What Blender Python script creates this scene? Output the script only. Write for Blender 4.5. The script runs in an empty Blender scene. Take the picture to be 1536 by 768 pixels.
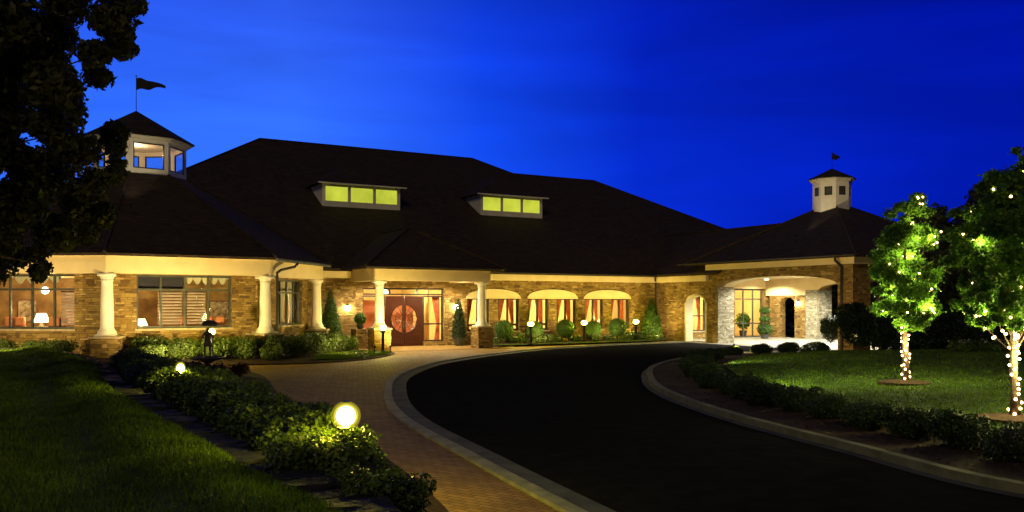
import bpy, math, random
import numpy as np
from math import sin, cos, pi, radians, sqrt
from mathutils import Vector, Matrix, geometry
random.seed(7); RNG = np.random.default_rng(7)
SC = bpy.context.scene
COL = SC.collection
CAMZ = 2.33

# ------------------------------------------------------------------ camera
cam = bpy.data.cameras.new('camera'); camo = bpy.data.objects.new('camera', cam); COL.objects.link(camo)
camo.location = (0, 0, CAMZ); camo.rotation_euler = (radians(90), 0, 0)
cam.sensor_width = 36; cam.lens = 36*1300/1536; cam.shift_y = 71/1536
cam.clip_start = .1; cam.clip_end = 2000
SC.camera = camo
SC.view_settings.view_transform = 'Standard'; SC.view_settings.look = 'None'
SC.view_settings.exposure = 0; SC.view_settings.gamma = 1
SC.render.engine = 'CYCLES'
SC.cycles.use_denoising = True
SC.cycles.max_bounces = 6; SC.cycles.diffuse_bounces = 3; SC.cycles.glossy_bounces = 3
SC.cycles.transparent_max_bounces = 12; SC.cycles.transmission_bounces = 4
SC.cycles.caustics_reflective = False; SC.cycles.caustics_refractive = False
SC.cycles.sample_clamp_indirect = 4

# ------------------------------------------------------------------ sky at dusk
SUN_EL, SUN_ROT = radians(38), radians(160)
w = bpy.data.worlds.new('World'); SC.world = w; w.use_nodes = True
nt = w.node_tree; nt.nodes.clear()
def N(t, **k):
    n = nt.nodes.new(t)
    for a, b in k.items():
        if a.startswith('i_'): n.inputs[a[2:]].default_value = b
        elif a.startswith('n_'): n.inputs[int(a[2:])].default_value = b
        else: setattr(n, a, b)
    return n
L = lambda a, b: nt.links.new(a, b)
tc = N('ShaderNodeTexCoord'); sep = N('ShaderNodeSeparateXYZ'); L(tc.outputs['Generated'], sep.inputs[0])
mx = N('ShaderNodeMapRange', interpolation_type='SMOOTHSTEP'); L(sep.outputs['X'], mx.inputs['Value'])
mx.inputs['From Min'].default_value = -.62; mx.inputs['From Max'].default_value = .55
rp = N('ShaderNodeValToRGB'); L(mx.outputs[0], rp.inputs[0])
e = rp.color_ramp.elements
e[0].position = 0; e[0].color = (.026, .135, .95, 1)
e[1].position = 1; e[1].color = (0, .008, .42, 1)
for p, c in ((.25, (.034, .165, 1.05, 1)), (.5, (.006, .07, .90, 1)), (.72, (.001, .020, .60, 1))):
    q = e.new(p); q.color = c
mz = N('ShaderNodeValToRGB'); L(sep.outputs['Z'], mz.inputs[0])
e = mz.color_ramp.elements
e[0].position = 0; e[0].color = (1.12, 1.2, 1.06, 1); e[1].position = 1; e[1].color = (.05, .05, .05, 1)
for p, c in ((.16, (1.0, 1.05, 1.0, 1)), (.3, (.72, .62, .78, 1)), (.42, (.24, .22, .24, 1)), (.6, (.08, .08, .08, 1))):
    q = e.new(p); q.color = c
m1 = N('ShaderNodeMix', data_type='RGBA', blend_type='MULTIPLY'); m1.inputs[0].default_value = 1
L(rp.outputs[0], m1.inputs[6]); L(mz.outputs[0], m1.inputs[7])
# behind the viewer the sky has already gone dark
my = N('ShaderNodeMapRange', interpolation_type='SMOOTHSTEP'); L(sep.outputs['Y'], my.inputs['Value'])
my.inputs['From Min'].default_value = -.1; my.inputs['From Max'].default_value = .6
my.inputs['To Min'].default_value = .10
m2 = N('ShaderNodeVectorMath', operation='SCALE'); L(m1.outputs[2], m2.inputs[0]); L(my.outputs[0], m2.inputs['Scale'])
# thin wisps
mp = N('ShaderNodeMapping'); L(tc.outputs['Generated'], mp.inputs[0])
mp.inputs['Scale'].default_value = (1.6, 1.0, 9.0); mp.inputs['Rotation'].default_value = (0, radians(12), 0)
nz = N('ShaderNodeTexNoise'); L(mp.outputs[0], nz.inputs['Vector']); nz.inputs['Scale'].default_value = 1.6
nz.inputs['Detail'].default_value = 6; nz.inputs['Roughness'].default_value = .5; nz.inputs['Distortion'].default_value = .6
cr = N('ShaderNodeMapRange'); L(nz.outputs[0], cr.inputs['Value'])
cr.inputs['From Min'].default_value = .35; cr.inputs['From Max'].default_value = .72
cr.inputs['To Min'].default_value = .88; cr.inputs['To Max'].default_value = 1.22
m3 = N('ShaderNodeVectorMath', operation='SCALE'); L(m2.outputs[0], m3.inputs[0]); L(cr.outputs[0], m3.inputs['Scale'])
sky = N('ShaderNodeTexSky', sky_type='NISHITA', sun_disc=False, sun_elevation=radians(-4), sun_rotation=radians(-60))
sk = N('ShaderNodeVectorMath', operation='MULTIPLY'); L(sky.outputs[0], sk.inputs[0]); sk.inputs[1].default_value = (.01, .05, .3)
ad = N('ShaderNodeVectorMath', operation='ADD'); L(m3.outputs[0], ad.inputs[0]); L(sk.outputs[0], ad.inputs[1])
bg = N('ShaderNodeBackground'); L(ad.outputs[0], bg.inputs[0]); bg.inputs[1].default_value = 1.0
wo = N('ShaderNodeOutputWorld'); L(bg.outputs[0], wo.inputs[0])

sl = bpy.data.lights.new('added_fill', 'SUN'); sl.energy = .42; sl.angle = radians(14); sl.color = (1, .80, .48)
so = bpy.data.objects.new('fill_sun', sl); COL.objects.link(so)
so.rotation_euler = (radians(56), 0, radians(-8))      # added weak warm fill, standing in for unseen sources behind the viewer

# ------------------------------------------------------------------ helpers
ORG = {}
def tag(o, label=None, cat=None, group=None, kind=None):
    if label: o['label'] = label
    if cat: o['category'] = cat
    if group: o['group'] = group
    if kind: o['kind'] = kind
    return o
def thing(name, loc, label, cat, group=None, rz=0):
    o = bpy.data.objects.new(name, None); COL.objects.link(o); o.location = loc; o.rotation_euler = (0, 0, rz)
    o.empty_display_size = .2
    ORG[o.name] = Vector(loc)
    return tag(o, label, cat, group)
def uv_project(me):
    n = len(me.polygons)
    if n == 0: return
    uvl = me.uv_layers.new(name='uv')
    co = np.empty(len(me.vertices)*3); me.vertices.foreach_get('co', co); co = co.reshape(-1, 3)
    nor = np.empty(n*3); me.polygons.foreach_get('normal', nor); nor = nor.reshape(-1, 3)
    li = np.empty(len(me.loops), int); me.loops.foreach_get('vertex_index', li)
    tot = np.empty(n, int); me.polygons.foreach_get('loop_total', tot)
    pn = np.repeat(nor, tot, 0); p = co[li]
    flat = np.abs(pn[:, 2]) > .97
    t = np.stack([-pn[:, 1], pn[:, 0], np.zeros(len(pn))], 1)
    t /= np.maximum(np.linalg.norm(t, axis=1, keepdims=True), 1e-6)
    b = np.cross(pn, t)
    uv = np.stack([(p*t).sum(1), (p*b).sum(1)], 1)
    uv[flat] = p[flat][:, :2]
    uvl.data.foreach_set('uv', uv.astype(np.float32).ravel())
class MB:
    def __init__(s): s.v = []; s.f = []; s.smooth = False
    def add(s, vs, fs):
        k = len(s.v); s.v += [tuple(p) for p in vs]; s.f += [tuple(i+k for i in f) for f in fs]; return s
    def hexa(s, lo, hi):   # lo, hi: four points each
        return s.add(list(lo)+list(hi), [(3, 2, 1, 0), (4, 5, 6, 7), (0, 1, 5, 4), (1, 2, 6, 5), (2, 3, 7, 6), (3, 0, 4, 7)])
    def box(s, x0, y0, z0, x1, y1, z1, F=None):
        F = F or (lambda x, y, z: (x, y, z))
        q = [(x0, y0), (x1, y0), (x1, y1), (x0, y1)]
        return s.hexa([F(x, y, z0) for x, y in q], [F(x, y, z1) for x, y in q])
    def prism(s, pts, z0, z1, F=None):
        F = F or (lambda x, y, z: (x, y, z)); n = len(pts)
        return s.add([F(x, y, z0) for x, y in pts]+[F(x, y, z1) for x, y in pts],
                     [tuple(range(n-1, -1, -1)), tuple(range(n, 2*n))]+[(i, (i+1) % n, n+(i+1) % n, n+i) for i in range(n)])
    def lathe(s, prof, c=(0, 0, 0), n=20, sx=1, sy=1, rot=0):
        vs = []; fs = []; m = len(prof)
        for r, z in prof:
            for i in range(n):
                a = rot+2*pi*i/n; vs.append((c[0]+r*cos(a)*sx, c[1]+r*sin(a)*sy, c[2]+z))
        for j in range(m-1):
            for i in range(n):
                fs.append((j*n+i, j*n+(i+1) % n, (j+1)*n+(i+1) % n, (j+1)*n+i))
        fs.append(tuple(range(n-1, -1, -1))); fs.append(tuple((m-1)*n+i for i in range(n)))
        return s.add(vs, fs)
    def tube(s, pts, rs, n=8):
        pts = [Vector(p) for p in pts]; vs = []; fs = []
        if not hasattr(rs, '__len__'): rs = [rs]*len(pts)
        ref = Vector((.13, .27, .95)).normalized()
        for k, p in enumerate(pts):
            d = (pts[min(k+1, len(pts)-1)]-pts[max(k-1, 0)]).normalized()
            r = ref if abs(d.dot(ref)) < .95 else Vector((1, 0, 0))
            a = d.cross(r).normalized(); b = d.cross(a)
            for i in range(n):
                t = 2*pi*i/n; vs.append(p+a*cos(t)*rs[k]+b*sin(t)*rs[k])
        for k in range(len(pts)-1):
            for i in range(n): fs.append((k*n+i, k*n+(i+1) % n, (k+1)*n+(i+1) % n, (k+1)*n+i))
        fs.append(tuple(range(n-1, -1, -1))); fs.append(tuple((len(pts)-1)*n+i for i in range(n)))
        return s.add(vs, fs)
    def ball(s, c, r, n=12, m=8, sz=1):
        prof = [(max(r*sin(pi*j/m), r*.02), -r*sz*cos(pi*j/m)) for j in range(m+1)]
        return s.lathe(prof, c, n)
    def slab(s, pts, t):   # polygon in 3D thickened downwards
        n = len(pts); lo = [(p[0], p[1], p[2]-t) for p in pts]
        return s.add(list(pts)+lo, [tuple(range(n)), tuple(range(2*n-1, n-1, -1))]+[(i, n+i, n+(i+1) % n, (i+1) % n) for i in range(n)])
    def mesh(s, name):
        me = bpy.data.meshes.new(name); me.from_pydata(s.v, [], s.f)
        import bmesh
        bm = bmesh.new(); bm.from_mesh(me); bmesh.ops.recalc_face_normals(bm, faces=bm.faces); bm.to_mesh(me); bm.free()
        if s.smooth:
            me.polygons.foreach_set('use_smooth', [True]*len(me.polygons))
        me.update(); uv_project(me)
        return me
    def build(s, name, mat, parent=None, local=False, bevel=0):
        if parent is not None and not local:
            root = parent
            o = ORG.get(root.name, Vector())
            s.v = [(p[0]-o.x, p[1]-o.y, p[2]-o.z) for p in s.v]
        me = s.mesh(name); ob = bpy.data.objects.new(name, me); COL.objects.link(ob)
        if mat: me.materials.append(mat)
        if parent is not None:
            ob.parent = parent; ORG[ob.name] = ORG.get(parent.name, Vector())
        if bevel:
            b = ob.modifiers.new('bevel', 'BEVEL'); b.width = bevel; b.segments = 2; b.limit_method = 'ANGLE'
        return ob
def np_mesh(name, verts, nper, mat, smooth=False):
    """verts (n*nper,3): n loose faces of nper corners"""
    verts = np.asarray(verts, np.float32); nv = len(verts); nf = nv//nper
    me = bpy.data.meshes.new(name); me.vertices.add(nv); me.vertices.foreach_set('co', verts.ravel())
    me.loops.add(nv); me.loops.foreach_set('vertex_index', np.arange(nv, dtype=np.int32))
    me.polygons.add(nf); me.polygons.foreach_set('loop_start', np.arange(0, nv, nper, dtype=np.int32))
    me.polygons.foreach_set('loop_total', np.full(nf, nper, np.int32))
    me.materials.append(mat); me.update(calc_edges=True); return me
def copy_tree(o, parent=None):
    c = o.copy(); COL.objects.link(c)
    if parent is not None: c.parent = parent
    for ch in list(o.children): copy_tree(ch, c)
    return c
def link(name, me, parent=None, loc=(0, 0, 0)):
    o = bpy.data.objects.new(name, me); COL.objects.link(o); o.location = loc
    if parent is not None: o.parent = parent
    return o

# ------------------------------------------------------------------ materials
def mat(name, col=(.5, .5, .5), rough=.7, metal=0, spec=.3, build=None, emit=None, es=0):
    m = bpy.data.materials.new(name); m.use_nodes = True
    b = m.node_tree.nodes['Principled BSDF']
    b.inputs['Base Color'].default_value = (*col, 1); b.inputs['Roughness'].default_value = rough
    b.inputs['Metallic'].default_value = metal; b.inputs['Specular IOR Level'].default_value = spec
    if emit: b.inputs['Emission Color'].default_value = (*emit, 1); b.inputs['Emission Strength'].default_value = es
    if build: build(m.node_tree, b)
    return m
def nd(t, typ, **k):
    n = t.nodes.new(typ)
    for a, b in k.items(): setattr(n, a, b)
    return n
def noise_col(c0, c1, scale=4, detail=5, bump=.0, bscale=None, coord='Object', stretch=(1, 1, 1), lo=.35, hi=.65, rough=.55):
    def f(t, b):
        tc = nd(t, 'ShaderNodeTexCoord'); mp = nd(t, 'ShaderNodeMapping'); mp.inputs['Scale'].default_value = stretch
        t.links.new(tc.outputs[coord], mp.inputs[0])
        n = nd(t, 'ShaderNodeTexNoise'); n.inputs['Scale'].default_value = scale; n.inputs['Detail'].default_value = detail
        n.inputs['Roughness'].default_value = rough
        t.links.new(mp.outputs[0], n.inputs['Vector'])
        r = nd(t, 'ShaderNodeValToRGB'); r.color_ramp.elements[0].position = lo; r.color_ramp.elements[1].position = hi
        r.color_ramp.elements[0].color = (*c0, 1); r.color_ramp.elements[1].color = (*c1, 1)
        t.links.new(n.outputs[0], r.inputs[0]); t.links.new(r.outputs[0], b.inputs['Base Color'])
        if bump:
            n2 = nd(t, 'ShaderNodeTexNoise'); n2.inputs['Scale'].default_value = bscale or scale*6; n2.inputs['Detail'].default_value = 6
            t.links.new(mp.outputs[0], n2.inputs['Vector'])
            bp = nd(t, 'ShaderNodeBump'); bp.inputs['Strength'].default_value = bump; bp.inputs['Distance'].default_value = .03
            t.links.new(n2.outputs[0], bp.inputs['Height']); t.links.new(bp.outputs[0], b.inputs['Normal'])
    return f
def stone_nodes(bw=.32, bh=.085, cols=((.17, .105, .026), (.24, .155, .045), (.20, .12, .030), (.32, .22, .08), (.10, .055, .018)), mortar=(.12, .08, .025)):
    """coursed rubble: brick texture on warped metre UVs, a random tint per stone"""
    def f(t, b):
        uv = nd(t, 'ShaderNodeUVMap'); uv.uv_map = 'uv'
        nz = nd(t, 'ShaderNodeTexNoise'); nz.inputs['Scale'].default_value = 3.0; nz.inputs['Detail'].default_value = 3
        t.links.new(uv.outputs[0], nz.inputs['Vector'])
        sb = nd(t, 'ShaderNodeVectorMath', operation='SUBTRACT'); t.links.new(nz.outputs['Color'], sb.inputs[0]); sb.inputs[1].default_value = (.5, .5, .5)
        ml = nd(t, 'ShaderNodeVectorMath', operation='MULTIPLY'); t.links.new(sb.outputs[0], ml.inputs[0]); ml.inputs[1].default_value = (.18, .085, 0)
        ad = nd(t, 'ShaderNodeVectorMath', operation='ADD'); t.links.new(uv.outputs[0], ad.inputs[0]); t.links.new(ml.outputs[0], ad.inputs[1])
        def brick(w_, h_, off, sq):
            br = nd(t, 'ShaderNodeTexBrick'); br.offset = off; br.squash = sq; br.squash_frequency = 3; br.offset_frequency = 2
            br.inputs['Scale'].default_value = 1; br.inputs['Brick Width'].default_value = w_; br.inputs['Row Height'].default_value = h_
            br.inputs['Mortar Size'].default_value = .011; br.inputs['Mortar Smooth'].default_value = .5; br.inputs['Bias'].default_value = 0
            br.inputs['Color1'].default_value = (0, 0, 0, 1); br.inputs['Color2'].default_value = (1, 1, 1, 1); br.inputs['Mortar'].default_value = (.5, .5, .5, 1)
            t.links.new(ad.outputs[0], br.inputs['Vector']); return br
        b1 = brick(bw, bh, .37, .62); b2 = brick(bw*1.25, bh*2, .43, 1.5)
        # patches of taller blocks among the thin courses: one draw per coarse cell
        sn = nd(t, 'ShaderNodeVectorMath', operation='SNAP'); t.links.new(ad.outputs[0], sn.inputs[0]); sn.inputs[1].default_value = (bw*1.25, bh*2, 1)
        wn = nd(t, 'ShaderNodeTexWhiteNoise'); wn.noise_dimensions = '2D'; t.links.new(sn.outputs[0], wn.inputs['Vector'])
        gt = nd(t, 'ShaderNodeMath', operation='GREATER_THAN'); gt.inputs[1].default_value = .70; t.links.new(wn.outputs['Value'], gt.inputs[0])
        bc = nd(t, 'ShaderNodeMix', data_type='RGBA'); t.links.new(gt.outputs[0], bc.inputs[0]); t.links.new(b1.outputs['Color'], bc.inputs[6]); t.links.new(b2.outputs['Color'], bc.inputs[7])
        bf = nd(t, 'ShaderNodeMix', data_type='FLOAT'); t.links.new(gt.outputs[0], bf.inputs[0]); t.links.new(b1.outputs['Fac'], bf.inputs[2]); t.links.new(b2.outputs['Fac'], bf.inputs[3])
        class br: outputs = {'Color': bc.outputs[2], 'Fac': bf.outputs[0]}
        r = nd(t, 'ShaderNodeValToRGB'); e = r.color_ramp.elements; r.color_ramp.interpolation = 'CONSTANT'
        e[0].position = 0; e[0].color = (*cols[0], 1); e[1].position = .86; e[1].color = (*cols[4], 1)
        for p, c in ((.22, cols[1]), (.46, cols[2]), (.7, cols[3])): q = e.new(p); q.color = (*c, 1)
        t.links.new(br.outputs['Color'], r.inputs[0])
        n2 = nd(t, 'ShaderNodeTexNoise'); n2.inputs['Scale'].default_value = 9; n2.inputs['Detail'].default_value = 6
        t.links.new(uv.outputs[0], n2.inputs['Vector'])
        mr = nd(t, 'ShaderNodeMapRange'); mr.inputs['To Min'].default_value = .65; mr.inputs['To Max'].default_value = 1.35
        t.links.new(n2.outputs[0], mr.inputs['Value'])
        sc = nd(t, 'ShaderNodeVectorMath', operation='SCALE'); t.links.new(r.outputs[0], sc.inputs[0]); t.links.new(mr.outputs[0], sc.inputs['Scale'])
        mm = nd(t, 'ShaderNodeMix', data_type='RGBA'); t.links.new(br.outputs['Fac'], mm.inputs[0]); t.links.new(sc.outputs[0], mm.inputs[6]); mm.inputs[7].default_value = (*mortar, 1)
        t.links.new(mm.outputs[2], b.inputs['Base Color'])
        iv = nd(t, 'ShaderNodeMath', operation='SUBTRACT'); iv.inputs[0].default_value = 1; t.links.new(br.outputs['Fac'], iv.inputs[1])
        a2 = nd(t, 'ShaderNodeMath', operation='MULTIPLY_ADD'); t.links.new(n2.outputs[0], a2.inputs[0]); a2.inputs[1].default_value = .6; t.links.new(iv.outputs[0], a2.inputs[2])
        a3 = nd(t, 'ShaderNodeMath', operation='MULTIPLY_ADD'); t.links.new(br.outputs['Color'], a3.inputs[0]); a3.inputs[1].default_value = .5; t.links.new(a2.outputs[0], a3.inputs[2])
        bp = nd(t, 'ShaderNodeBump'); bp.inputs['Strength'].default_value = .8; bp.inputs['Distance'].default_value = .035
        t.links.new(a3.outputs[0], bp.inputs['Height']); t.links.new(bp.outputs[0], b.inputs['Normal'])
    return f
def brick_nodes(bw, bh, c1, c2, mortar, msize, bump=.5, rot=0, offset=.5):
    def f(t, b):
        uv = nd(t, 'ShaderNodeUVMap'); uv.uv_map = 'uv'; mp = nd(t, 'ShaderNodeMapping'); mp.inputs['Rotation'].default_value = (0, 0, rot)
        t.links.new(uv.outputs[0], mp.inputs[0])
        br = nd(t, 'ShaderNodeTexBrick'); br.offset = offset; br.inputs['Scale'].default_value = 1
        br.inputs['Brick Width'].default_value = bw; br.inputs['Row Height'].default_value = bh
        br.inputs['Mortar Size'].default_value = msize; br.inputs['Mortar Smooth'].default_value = .3
        br.inputs['Color1'].default_value = (*c1, 1); br.inputs['Color2'].default_value = (*c2, 1); br.inputs['Mortar'].default_value = (*mortar, 1)
        t.links.new(mp.outputs[0], br.inputs['Vector'])
        nz = nd(t, 'ShaderNodeTexNoise'); nz.inputs['Scale'].default_value = 1.2; nz.inputs['Detail'].default_value = 7; nz.inputs['Roughness'].default_value = .65
        t.links.new(mp.outputs[0], nz.inputs['Vector'])
        mr = nd(t, 'ShaderNodeMapRange'); mr.inputs['To Min'].default_value = .5; mr.inputs['To Max'].default_value = 1.5
        t.links.new(nz.outputs[0], mr.inputs['Value'])
        sc = nd(t, 'ShaderNodeVectorMath', operation='SCALE'); t.links.new(br.outputs['Color'], sc.inputs[0]); t.links.new(mr.outputs[0], sc.inputs['Scale'])
        t.links.new(sc.outputs[0], b.inputs['Base Color'])
        bp = nd(t, 'ShaderNodeBump'); bp.inputs['Strength'].default_value = bump; bp.inputs['Distance'].default_value = .012; bp.invert = True
        t.links.new(br.outputs['Fac'], bp.inputs['Height']); t.links.new(bp.outputs[0], b.inputs['Normal'])
    return f
def leaf_mat(name, cols, trans=.35, rough=.5):
    m = bpy.data.materials.new(name); m.use_nodes = True; t = m.node_tree; t.nodes.clear()
    g = nd(t, 'ShaderNodeNewGeometry'); oi = nd(t, 'ShaderNodeObjectInfo')
    r = nd(t, 'ShaderNodeValToRGB'); e = r.color_ramp.elements
    e[0].color = (*cols[0], 1); e[1].color = (*cols[-1], 1)
    for k, c in enumerate(cols[1:-1]): q = e.new((k+1)/(len(cols)-1)); q.color = (*c, 1)
    t.links.new(g.outputs['Random Per Island'], r.inputs[0])
    n = nd(t, 'ShaderNodeTexNoise'); n.inputs['Scale'].default_value = 1.3; n.inputs['Detail'].default_value = 2
    t.links.new(g.outputs['Position'], n.inputs['Vector'])
    mr = nd(t, 'ShaderNodeMapRange'); mr.inputs['From Min'].default_value = .3; mr.inputs['From Max'].default_value = .7
    mr.inputs['To Min'].default_value = .6; mr.inputs['To Max'].default_value = 1.4; t.links.new(n.outputs[0], mr.inputs['Value'])
    sc = nd(t, 'ShaderNodeVectorMath', operation='SCALE'); t.links.new(r.outputs[0], sc.inputs[0]); t.links.new(mr.outputs[0], sc.inputs['Scale'])
    d = nd(t, 'ShaderNodeBsdfPrincipled'); d.inputs['Roughness'].default_value = rough; d.inputs['Specular IOR Level'].default_value = .3
    tr = nd(t, 'ShaderNodeBsdfTranslucent'); mx = nd(t, 'ShaderNodeMixShader'); mx.inputs[0].default_value = trans
    t.links.new(sc.outputs[0], d.inputs['Base Color']); t.links.new(sc.outputs[0], tr.inputs[0])
    t.links.new(d.outputs[0], mx.inputs[1]); t.links.new(tr.outputs[0], mx.inputs[2])
    o = nd(t, 'ShaderNodeOutputMaterial'); t.links.new(mx.outputs[0], o.inputs[0]); return m
def glass_mat(name, tint=(.92, .95, .95), refl=.10):
    m = bpy.data.materials.new(name); m.use_nodes = True; t = m.node_tree; t.nodes.clear()
    tr = nd(t, 'ShaderNodeBsdfTransparent'); tr.inputs[0].default_value = (*tint, 1)
    gl = nd(t, 'ShaderNodeBsdfGlossy'); gl.inputs['Roughness'].default_value = .03
    lw = nd(t, 'ShaderNodeLayerWeight'); lw.inputs[0].default_value = .5
    pw = nd(t, 'ShaderNodeMath', operation='POWER'); t.links.new(lw.outputs['Facing'], pw.inputs[0]); pw.inputs[1].default_value = 5
    ad = nd(t, 'ShaderNodeMath', operation='MULTIPLY_ADD'); t.links.new(pw.outputs[0], ad.inputs[0]); ad.inputs[1].default_value = .6; ad.inputs[2].default_value = refl*.15
    mx = nd(t, 'ShaderNodeMixShader'); t.links.new(ad.outputs[0], mx.inputs[0]); t.links.new(tr.outputs[0], mx.inputs[1]); t.links.new(gl.outputs[0], mx.inputs[2])
    o = nd(t, 'ShaderNodeOutputMaterial'); t.links.new(mx.outputs[0], o.inputs[0]); return m
def emis(name, col, s):
    m = bpy.data.materials.new(name); m.use_nodes = True; t = m.node_tree; t.nodes.clear()
    e = nd(t, 'ShaderNodeEmission'); e.inputs[0].default_value = (*col, 1); e.inputs[1].default_value = s
    o = nd(t, 'ShaderNodeOutputMaterial'); t.links.new(e.outputs[0], o.inputs[0]); return m

def halo_mat(name, col, s, f):
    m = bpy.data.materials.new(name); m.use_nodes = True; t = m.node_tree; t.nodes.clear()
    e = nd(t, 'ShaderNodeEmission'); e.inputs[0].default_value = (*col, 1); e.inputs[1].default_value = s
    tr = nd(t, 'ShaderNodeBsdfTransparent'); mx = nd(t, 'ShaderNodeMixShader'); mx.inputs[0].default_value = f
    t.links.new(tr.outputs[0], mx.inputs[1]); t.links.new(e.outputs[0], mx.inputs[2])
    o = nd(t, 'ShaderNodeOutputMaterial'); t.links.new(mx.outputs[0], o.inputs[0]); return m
M = {}
M['stone'] = mat('rubble_stone', rough=.85, build=stone_nodes())
M['cap'] = mat('cap_stone', build=noise_col((.28, .21, .12), (.42, .33, .2), 5, bump=.3), rough=.85)
M['cream'] = mat('cream_paint', build=noise_col((.62, .49, .26), (.70, .56, .31), 1.3, 5, bump=.12, bscale=30), rough=.6)
M['white'] = mat('white_trim', build=noise_col((.68, .62, .50), (.78, .72, .60), 2, 4), rough=.5)
M['shingle'] = mat('roof_shingle', rough=.9, build=brick_nodes(.30, .145, (.026, .016, .010), (.052, .032, .018), (.011, .007, .005), .010, .7))
M['jamb'] = mat('white_stone_lining', build=noise_col((.52, .46, .28), (.62, .56, .36), 3, 5), rough=.7)
M['dark_trim'] = mat('dark_bronze', (.035, .028, .022), .45, .3)
M['wframe'] = mat('window_frame_paint', build=noise_col((.035, .04, .035), (.07, .072, .06), 3), rough=.5)
M['wood'] = mat('mahogany', rough=.35, build=noise_col((.022, .006, .003), (.06, .017, .007), 6, stretch=(8, 8, 1), bump=.1))
M['glass'] = glass_mat('window_glass')
M['asphalt'] = mat('asphalt', rough=1, spec=0, build=noise_col((.013, .013, .0145), (.026, .026, .027), 2.5, 9, bump=.5, bscale=160, lo=.3, hi=.75, rough=.7))
M['paver'] = mat('clay_paver', rough=.75, spec=.25, build=brick_nodes(.22, .11, (.24, .14, .03), (.36, .215, .055), (.08, .05, .015), .008, .8, rot=radians(35)))
M['curb'] = mat('concrete_curb', rough=.85, build=noise_col((.20, .20, .15), (.34, .33, .26), 3, 8, bump=.3, bscale=60))
M['curb_dark'] = mat('dark_kerb_concrete', rough=.85, build=noise_col((.09, .09, .055), (.17, .165, .11), 3, 8, bump=.3, bscale=60))  # darker copy of the kerb concrete, used round the island
M['gutter'] = mat('concrete_gutter', rough=.85, build=noise_col((.05, .055, .05), (.10, .105, .095), 2, 8, bump=.3, bscale=60))
M['concrete'] = mat('pale_concrete', rough=.8, build=noise_col((.15, .145, .13), (.23, .22, .19), 1.5, 7, bump=.15, bscale=40))
M['mulch'] = mat('bark_mulch', rough=.95, build=noise_col((.014, .006, .003), (.045, .020, .009), 14, 8, bump=1.0, bscale=40))
M['lawn'] = mat('lawn_soil', rough=.95, build=noise_col((.018, .04, .008), (.045, .095, .016), 3, 8, bump=.8, bscale=60))
M['far'] = mat('far_ground', rough=.95, build=noise_col((.01, .02, .006), (.03, .045, .012), .5, 6))
M['edge'] = mat('edging_stone', rough=.8, build=noise_col((.005, .006, .008), (.020, .020, .024), 5, 8, bump=1, bscale=16))
M['bark'] = mat('bark', rough=.9, build=noise_col((.05, .032, .02), (.15, .10, .065), 9, 6, stretch=(1, 1, .25), bump=1, bscale=22))
M['leaf_tree'] = leaf_mat('leaf_oak', ((.03, .036, .009), (.05, .058, .014), (.09, .085, .022)))
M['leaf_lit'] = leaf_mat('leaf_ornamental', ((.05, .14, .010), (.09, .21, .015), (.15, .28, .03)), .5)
M['leaf_hedge'] = leaf_mat('leaf_hedge', ((.035, .06, .010), (.065, .11, .018), (.11, .15, .03)), .3, .45)
M['leaf_box'] = leaf_mat('leaf_boxwood', ((.03, .07, .01), (.05, .11, .016), (.08, .15, .025)), .3)
M['leaf_dark'] = leaf_mat('leaf_dark_evergreen', ((.008, .018, .005), (.014, .03, .008), (.022, .04, .012)), .2)
M['leaf_mound'] = leaf_mat('leaf_mounded_holly', ((.014, .03, .006), (.026, .05, .010), (.04, .07, .018)), .2)
M['lit_stone'] = mat('lit_rubble_stone', rough=.85, build=stone_nodes(bw=.26, bh=.075, cols=((.20, .19, .13), (.30, .28, .20), (.25, .23, .16), (.38, .36, .27), (.14, .125, .085)), mortar=(.13, .12, .085)))  # paler copy of the rubble stone, canopy lamplight put into its colour
M['leaf_red'] = leaf_mat('leaf_barberry', ((.05, .012, .012), (.09, .02, .018), (.06, .03, .02)), .3)
M['grass'] = leaf_mat('grass_blade', ((.055, .105, .003), (.075, .14, .004), (.11, .17, .008)), .35, .6)
M['petal'] = leaf_mat('white_petal', ((.5, .48, .4), (.7, .68, .6)), .4)
M['bronze'] = mat('statue_bronze', rough=.5, metal=.6, build=noise_col((.12, .10, .06), (.22, .18, .11), 8))
M['lamp'] = emis('lamp_globe_glow', (1, .80, .06), 640)
M['lamp_halo'] = halo_mat('lamp_halo_inner', (1, .88, .10), 1.3, .30); M['lamp_halo2'] = halo_mat('lamp_halo_outer', (1, .86, .03), .9, .16)  # see-through glowing shells that imitate the bloom around the lamps
M['sconce'] = emis('lantern_glow', (1, .82, .45), 300)
M['dormer'] = emis('dormer_pane_glow', (.60, .66, .055), .9)
_t = M['dormer'].node_tree; _n = nd(_t, 'ShaderNodeTexNoise'); _n.inputs['Scale'].default_value = .9; _c = nd(_t, 'ShaderNodeTexCoord'); _t.links.new(_c.outputs['Object'], _n.inputs['Vector'])
_m = nd(_t, 'ShaderNodeMapRange'); _m.inputs['From Min'].default_value = .3; _m.inputs['From Max'].default_value = .7; _m.inputs['To Min'].default_value = .72; _m.inputs['To Max'].default_value = 1.1
_t.links.new(_n.outputs[0], _m.inputs['Value']); _t.links.new(_m.outputs[0], [x for x in _t.nodes if x.type == 'EMISSION'][0].inputs[1])
M['bulb'] = emis('fairy_bulb_glow', (1, .56, .22), 22)
M['shade'] = emis('lampshade_glow', (1, .72, .30), 9)
M['ceil'] = emis('ceiling_lamp_glow', (1, .86, .62), 18)
M['black'] = mat('black_metal', (.012, .012, .012), .45, .4)
M['flag'] = mat('flag_cloth', rough=.9, build=noise_col((.012, .010, .012), (.03, .02, .02), 3))
M['iwall'] = mat('interior_wall', rough=.8, build=noise_col((.66, .46, .19), (.74, .54, .25), 1))
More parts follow.
